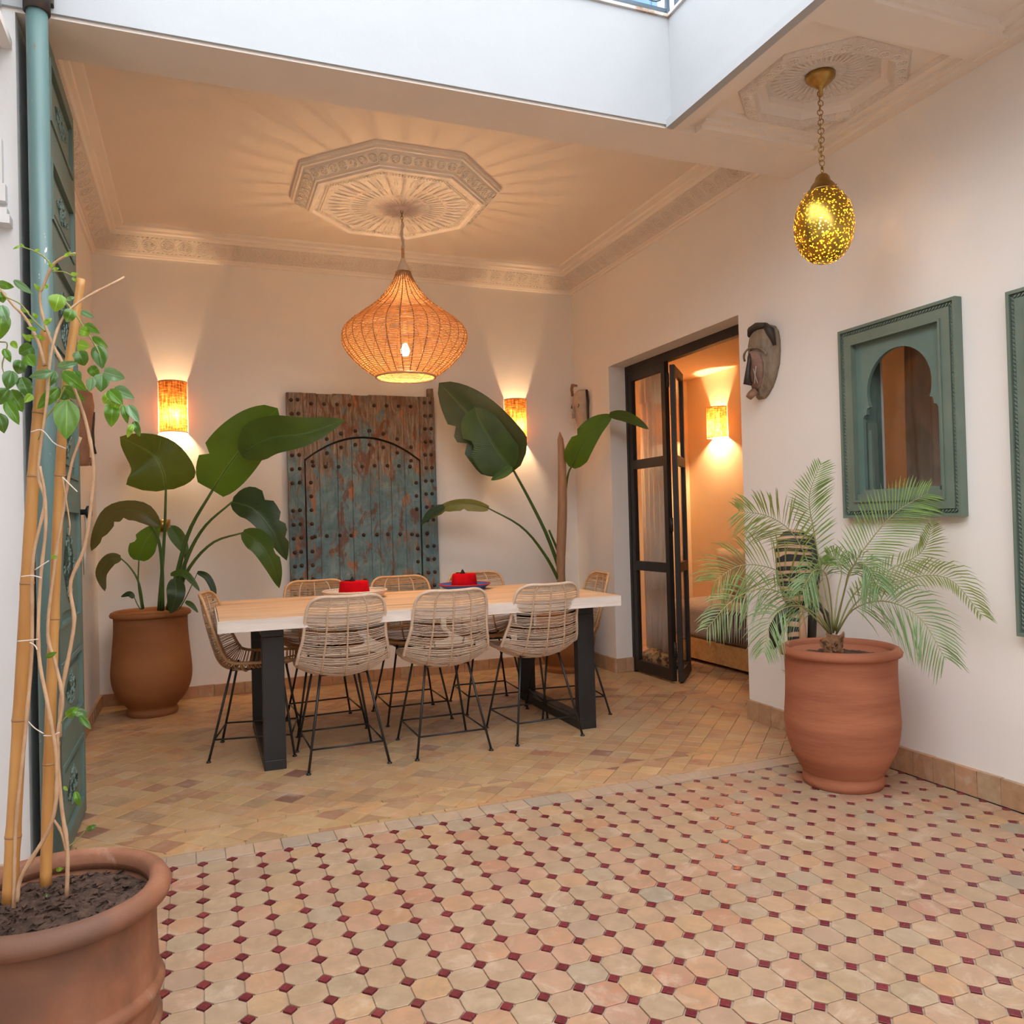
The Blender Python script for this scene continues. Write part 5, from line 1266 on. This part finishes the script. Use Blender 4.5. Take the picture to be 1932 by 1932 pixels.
frond([(1564, 1194), (1540, 1160), (1500, 1142), (1458, 1165), (1440, 1232)], [DP, DP-.12, DP-.22, DP-.3, DP-.33], 62, palm_b, 30, .5, .30)
frond([(1576, 1190), (1602, 1085), (1642, 1020), (1692, 965), (1752, 930)], [DP, DP-.04, DP-.08, DP-.12, DP-.16], 82, palm_m, 38, .15, .28)
frond([(1578, 1192), (1612, 1120), (1672, 1078), (1738, 1042), (1760, 985)], [DP, DP-.05, DP-.1, DP-.14, DP-.18], 50, palm_y, 36, .2, .25, 1, .7)
frond([(1578, 1194), (1625, 1128), (1710, 1092), (1790, 1092), (1855, 1165)], [DP, DP-.08, DP-.16, DP-.26, DP-.36], 66, palm_y, 40, .55, .25, .35, 1)
frond([(1578, 1196), (1610, 1150), (1668, 1134), (1735, 1165), (1785, 1245)], [DP, DP-.15, DP-.3, DP-.42, DP-.5], 84, palm_b, 38, .45, .28)
frond([(1572, 1194), (1592, 1120), (1604, 1075), (1630, 1062), (1660, 1110)], [DP, DP-.12, DP-.22, DP-.3, DP-.36], 66, palm_b, 34, .9, .42)
frond([(1572, 1194), (1566, 1120), (1556, 1080), (1535, 1078), (1512, 1115)], [DP, DP-.12, DP-.2, DP-.26, DP-.3], 58, palm_b, 32, .8, .45)
frond([(1572, 1194), (1580, 1120), (1588, 1078), (1578, 1055), (1560, 1046)], [DP, DP+.05, DP+.1, DP+.12, DP+.12], 46, palm_m, 20, .6, .55)

# ---------------------------------------------------------------- striped sculpture behind the palm pot
zs = thing('striped_sculpture', 'tall black and tan striped carved figure behind the palm pot', 'sculpture', (2.815, 3.28, 0))
def ellring(c, a, b, z, n=20): return [(c[0]+a*math.cos(2*PI*k/n)*.8+b*math.sin(2*PI*k/n)*.3, c[1]-a*math.cos(2*PI*k/n)*.5+b*math.sin(2*PI*k/n)*.8, z) for k in range(n)]
cz_ = (2.815, 3.28)
MB().loft([ellring(cz_, a, b, z) for z, a, b in ((.72, .035, .03), (.76, .06, .035), (.84, .085, .045), (.94, .098, .05), (1.02, .098, .05), (1.08, .082, .045), (1.115, .05, .03), (1.125, .02, .015))]).build('head', zebra_m, zs, smooth=True)
MB().loft([ellring(cz_, a, b, z) for z, a, b in ((.03, .05, .045), (.10, .045, .04), (.35, .04, .04), (.60, .045, .04), (.72, .035, .03))]).build('body', zebra_m, zs, smooth=True)
MB().lathe([(0, 0), (.042, 0), (.042, .03), (0, .031)], 28, (*cz_, 0)).build('base_disc', dark_w, zs)
MB().tube([(cz_[0]+.06, cz_[1]-.03, 1.09), (cz_[0]+.085, cz_[1]-.045, .95), (cz_[0]+.07, cz_[1]-.04, .70), (cz_[0]+.05, cz_[1]-.03, .3)], [.03, .035, .022, .02], 10).build('dark_mane', dark_w, zs, smooth=True)
MB().tube([(cz_[0]-.02, cz_[1]-.02, .76), (cz_[0]-.07, cz_[1]+.03, .68), (cz_[0]-.10, cz_[1]+.04, .62), (cz_[0]-.11, cz_[1]+.05, .52)], [.015, .028, .034, .012], 10).build('bent_arm', dark_w, zs, smooth=True)
MB().tube([(cz_[0]-.01, cz_[1]-.05, .74), (cz_[0]-.005, cz_[1]-.055, .55), (cz_[0], cz_[1]-.05, .12)], [.008, .022, .016], 8).build('tan_front_post', spathe_m, zs, smooth=True)
MB().tube([(cz_[0]+.03, cz_[1]-.04, .82), (cz_[0]+.10, cz_[1]-.10, .70), (cz_[0]+.12, cz_[1]-.12, .5), (cz_[0]+.12, cz_[1]-.11, .1)], [.012, .014, .012, .012], 8).build('back_leg', dark_w, zs, smooth=True)

# ---------------------------------------------------------------- near pot with climber on bamboo canes
np_ = (-.314, 2.01)
cl = thing('potted_climber', 'leafy climber tied to bamboo canes in big terracotta pot at front left', 'plant', (*np_, 0))
MB().lathe([(.15, 0)]+pot_profile([(.185, .0), (.196, .03), (.200, .08), (.206, .13), (.212, .175)])+[(.218, .183), (.222, .195), (.217, .207)]+pot_profile([(.211, .212), (.208, .27), (.207, .33), (.209, .385)])+[(.198, .385), (.195, .33), (0, .33)], 72, (*np_, 0), .003).build('clay_pot', terra_n, cl, smooth=True)
MB().lathe([(.205, .095), (.214, .103), (.214, .117), (.205, .124)], 72, (*np_, 0), .003, cap=False).build('lower_band', terra_n, cl, smooth=True)
rim_ring(np_, .408, .216, .024, terra_n, cl)
soil(.203, np_, .375, cl, .006, 60)
lumps = MB()
for k in range(420):
    a, r = R_.uniform(0, 6.28), .19*math.sqrt(R_.random()); c = Vector((np_[0]+r*math.cos(a), np_[1]+r*math.sin(a), .378+R_.uniform(-.003, .005))); s = R_.uniform(.003, .009)
    lumps.add([c+Vector((R_.uniform(-s, s)+dx*s, R_.uniform(-s, s)+dy*s, dz*s*.7)) for dx, dy, dz in ((1, 0, 0), (-.5, .9, 0), (-.5, -.9, 0), (0, 0, 1), (0, 0, -1))], [(0, 1, 3), (1, 2, 3), (2, 0, 3), (1, 0, 4), (2, 1, 4), (0, 2, 4)])
lumps.build('soil_crumbs', soil_m, cl, kind='stuff')
DN = 1.76
def cane(path, d, r0, r1, nodes, name='bamboo_cane'):
    p = catmull(P3(path, d), 60); rad = [r0+(r1-r0)*k/59 for k in range(60)]
    for q in nodes:
        for k in range(60):
            if abs(k-q) < 1: rad[k] *= 1.09
    o = MB().tube(p, rad, 14).build(name, bamboo_m, cl, smooth=True)
    for q in nodes:
        MB().tube([p[q]-(p[q+1]-p[q]).normalized()*.002, p[q]+(p[q+1]-p[q]).normalized()*.002], rad[q]*1.03, 14).build('cane_node', bamboo_d, o, smooth=True)
    return o
cane([(18, 1702), (38, 1340), (58, 980), (70, 800), (86, 625)], [DN-.13, DN-.10, DN-.08, DN-.06, DN-.05], .0145, .0095, [5, 14, 24, 35, 46])
cane([(86, 1670), (96, 1330), (110, 960), (124, 740), (153, 527)], [DN-.09, DN-.06, DN-.04, DN-.03, DN], .0115, .0085, [10, 21, 33, 44])
def vine(path, dd, r, mat=twig_m, name='stem', n=40):
    p = catmull(P3(path, [DN+dd]*len(path) if not isinstance(dd, (list, tuple)) else [DN+q for q in dd]), n)
    rad = [r*(1-.35*k/(n-1))*(1.25 if k % 7 == 0 else 1) for k in range(n)]
    return MB().tube(p, rad, 7).build(name, mat, cl, smooth=True)
vine([(26, 1712), (30, 1560), (46, 1400), (60, 1230), (62, 1060), (84, 950), (72, 890), (88, 760), (100, 650), (136, 580), (235, 523)], [-.14, -.13, -.13, -.12, -.12, -.11, -.11, -.1, -.1, -.06, 0], .0038, n=60)
vine([(32, 1700), (42, 1650), (98, 1550), (107, 1440), (92, 1340), (73, 1230), (76, 1100), (86, 1000), (84, 930), (75, 880)], -.14, .0042, n=50)
vine([(126, 1690), (127, 1600), (116, 1520), (108, 1400), (118, 1320), (104, 1250), (90, 1190), (104, 1060), (120, 960), (134, 880), (152, 825)], -.09, .0042, n=50)
vine([(126, 1605), (116, 1570), (100, 1545)], -.09, .0038, n=12)
vine([(112, 1390), (116, 1310), (134, 1215), (140, 1165), (133, 1100), (160, 1030), (174, 930), (176, 870), (163, 800), (150, 760), (128, 705), (97, 645), (80, 595), (75, 555), (82, 540), (98, 502), (122, 484), (142, 478)], -.07, .0040, n=80)
vine([(84, 690), (72, 645), (48, 600), (24, 575), (0, 545)], -.08, .0036, n=24)
vine([(98, 502), (82, 484), (60, 472), (36, 464)], -.07, .0018, twig_g, n=16)
vine([(96, 560), (118, 565), (140, 590), (160, 620), (184, 660), (200, 700)], -.06, .0020, twig_g, n=24)
vine([(98, 512), (120, 513), (140, 522)], -.07, .0015, twig_g, n=12)
vine([(0, 645), (14, 650), (4, 690), (14, 712), (30, 715)], -.05, .0015, twig_g, n=16)
vine([(85, 625), (60, 600), (40, 575), (10, 560)], -.09, .0018, twig_g, n=16)
vine([(126, 1600), (150, 1580), (166, 1560)], -.09, .0012, twig_g, n=10)
vine([(110, 1370), (128, 1350), (150, 1345)], -.09, .0014, twig_g, n=10)
vine([(122, 730), (108, 760), (86, 790), (72, 830)], -.10, .0018, twig_g, n=14)
vine([(118, 900), (126, 950), (132, 990), (130, 1010)], -.10, .0016, n=12)
LV = [  # base, tip (px), width px, material
    ((126, 755), (125, 830), 21, 0), ((110, 732), (70, 772), 12, 0), ((118, 730), (162, 757), 10, 0), ((98, 702), (54, 712), 9, 2), ((118, 702), (164, 738), 12, 0), ((110, 692), (147, 684), 8, 2),
    ((196, 702), (236, 714), 13, 2), ((193, 706), (190, 740), 15, 1), ((216, 733), (254, 752), 12, 2), ((206, 736), (232, 764), 12, 0), ((212, 760), (210, 806), 13, 0), ((232, 764), (241, 800), 7, 0), ((242, 765), (263, 798), 10, 2),
    ((253, 795), (264, 824), 7, 1), ((250, 800), (240, 826), 6, 3), ((184, 652), (193, 696), 14, 1), ((175, 636), (204, 656), 7, 0), ((161, 612), (189, 630), 8, 0), ((150, 622), (170, 630), 10, 3), ((153, 587), (178, 600), 6, 2),
    ((112, 556), (103, 588), 15, 3), ((126, 566), (141, 560), 4, 2), ((136, 584), (125, 608), 11, 0), ((146, 650), (170, 655), 11, 3), ((148, 663), (160, 690), 14, 1), ((62, 655), (36, 668), 14, 1), ((50, 670), (66, 692), 12, 0),
    ((40, 680), (34, 706), 12, 1), ((22, 700), (14, 736), 13, 1), ((40, 712), (56, 752), 13, 1), ((20, 736), (43, 778), 14, 0), ((14, 734), (-4, 764), 14, 1), ((12, 758), (36, 802), 11, 0), ((-2, 780), (8, 818), 12, 1),
    ((-4, 535), (27, 542), 8, 0), ((26, 529), (64, 556), 7, 2), ((0, 550), (6, 572), 9, 0), ((2, 576), (13, 608), 10, 2), ((4, 588), (-2, 642), 16, 0), ((40, 584), (56, 589), 4, 3), ((22, 644), (33, 658), 6, 3), ((8, 658), (20, 684), 7, 0),
    ((62, 608), (44, 602), 4, 3), ((70, 622), (50, 618), 4, 3), ((66, 636), (44, 634), 4, 3), ((58, 644), (40, 628), 4, 3), ((70, 600), (62, 590), 4, 3), ((84, 640), (66, 632), 4, 3), ((84, 612), (98, 600), 5, 3),
    ((38, 464), (24, 470), 2, 3), ((46, 467), (38, 458), 2, 3), ((66, 474), (76, 470), 3, 3), ((122, 484), (134, 474), 3, 3), ((132, 480), (146, 480), 2, 3), ((98, 504), (92, 494), 4, 3), ((100, 508), (112, 506), 3, 3), ((134, 518), (148, 516), 4, 3), ((136, 524), (146, 532), 3, 3), ((74, 548), (64, 534), 4, 3), ((84, 544), (92, 536), 3, 3),
    ((104, 700), (92, 730), 9, 1), ((140, 700), (150, 724), 10, 1), ((170, 692), (186, 712), 10, 0), ((174, 712), (168, 740), 8, 1), ((112, 742), (132, 752), 9, 1), ((60, 744), (46, 760), 7, 3), ((208, 744), (196, 762), 10, 3), ((222, 750), (214, 778), 9, 3),
    ((126, 1352), (148, 1334), 9, 0), ((146, 1342), (166, 1352), 9, 2), ((150, 1350), (172, 1376), 6, 1), ((142, 1494), (150, 1522), 6, 0), ((120, 1484), (128, 1492), 3, 3), ((163, 1566), (182, 1556), 5, 1), ((86, 1240), (108, 1230), 5, 0), ((96, 1050), (110, 1052), 4, 3), ((106, 1642), (120, 1638), 4, 3), ((84, 1690), (92, 1688), 3, 2)]
cm = [climb_m, climb_d, climb_p, climb_y]
for (b0, t0, wv_, mi) in LV:
    dd = DN-.08+R_.uniform(-.05, .03)
    if b0[1] > 1600: dd = DN-.06
    mx = ((b0[0]+t0[0])/2, (b0[1]+t0[1])/2); s = DN/FPX
    p0, p1 = at(*b0, dd), at(*t0, dd+R_.uniform(-.02, .02)); pm_ = at(*mx, dd-.012)
    leaf_blade([p0, pm_, p1], wv_*s, wv_*s, 'leaf', cm[mi], cl, tl=R_.uniform(.1, .5), tr=R_.uniform(.1, .5), n=9, prof=lambda t: (math.sin(PI*min(1, t*.98+.02)**.7))**.85, mr=0, across=2)
def tie(L, d): MB().tube(catmull(P3(L, d), 12), .0012, 5).build('string_tie', string_m, cl, smooth=True)
tie([(40, 1088), (60, 1086), (78, 1090)], DN-.15); tie([(66, 1075), (80, 1066), (92, 1058)], DN-.15)
tie([(33, 1210), (56, 1208), (72, 1206)], DN-.15); tie([(56, 1212), (66, 1218), (70, 1226)], DN-.15)
tie([(58, 815), (80, 812), (102, 836), (124, 846)], DN-.12); tie([(52, 1360), (66, 1374), (82, 1384)], DN-.12); tie([(82, 1388), (98, 1388), (112, 1382)], DN-.12)
tie([(118, 900), (130, 912), (146, 928)], DN-.11)

for o in list(bpy.data.objects):
    if '_org' in o: del o['_org']
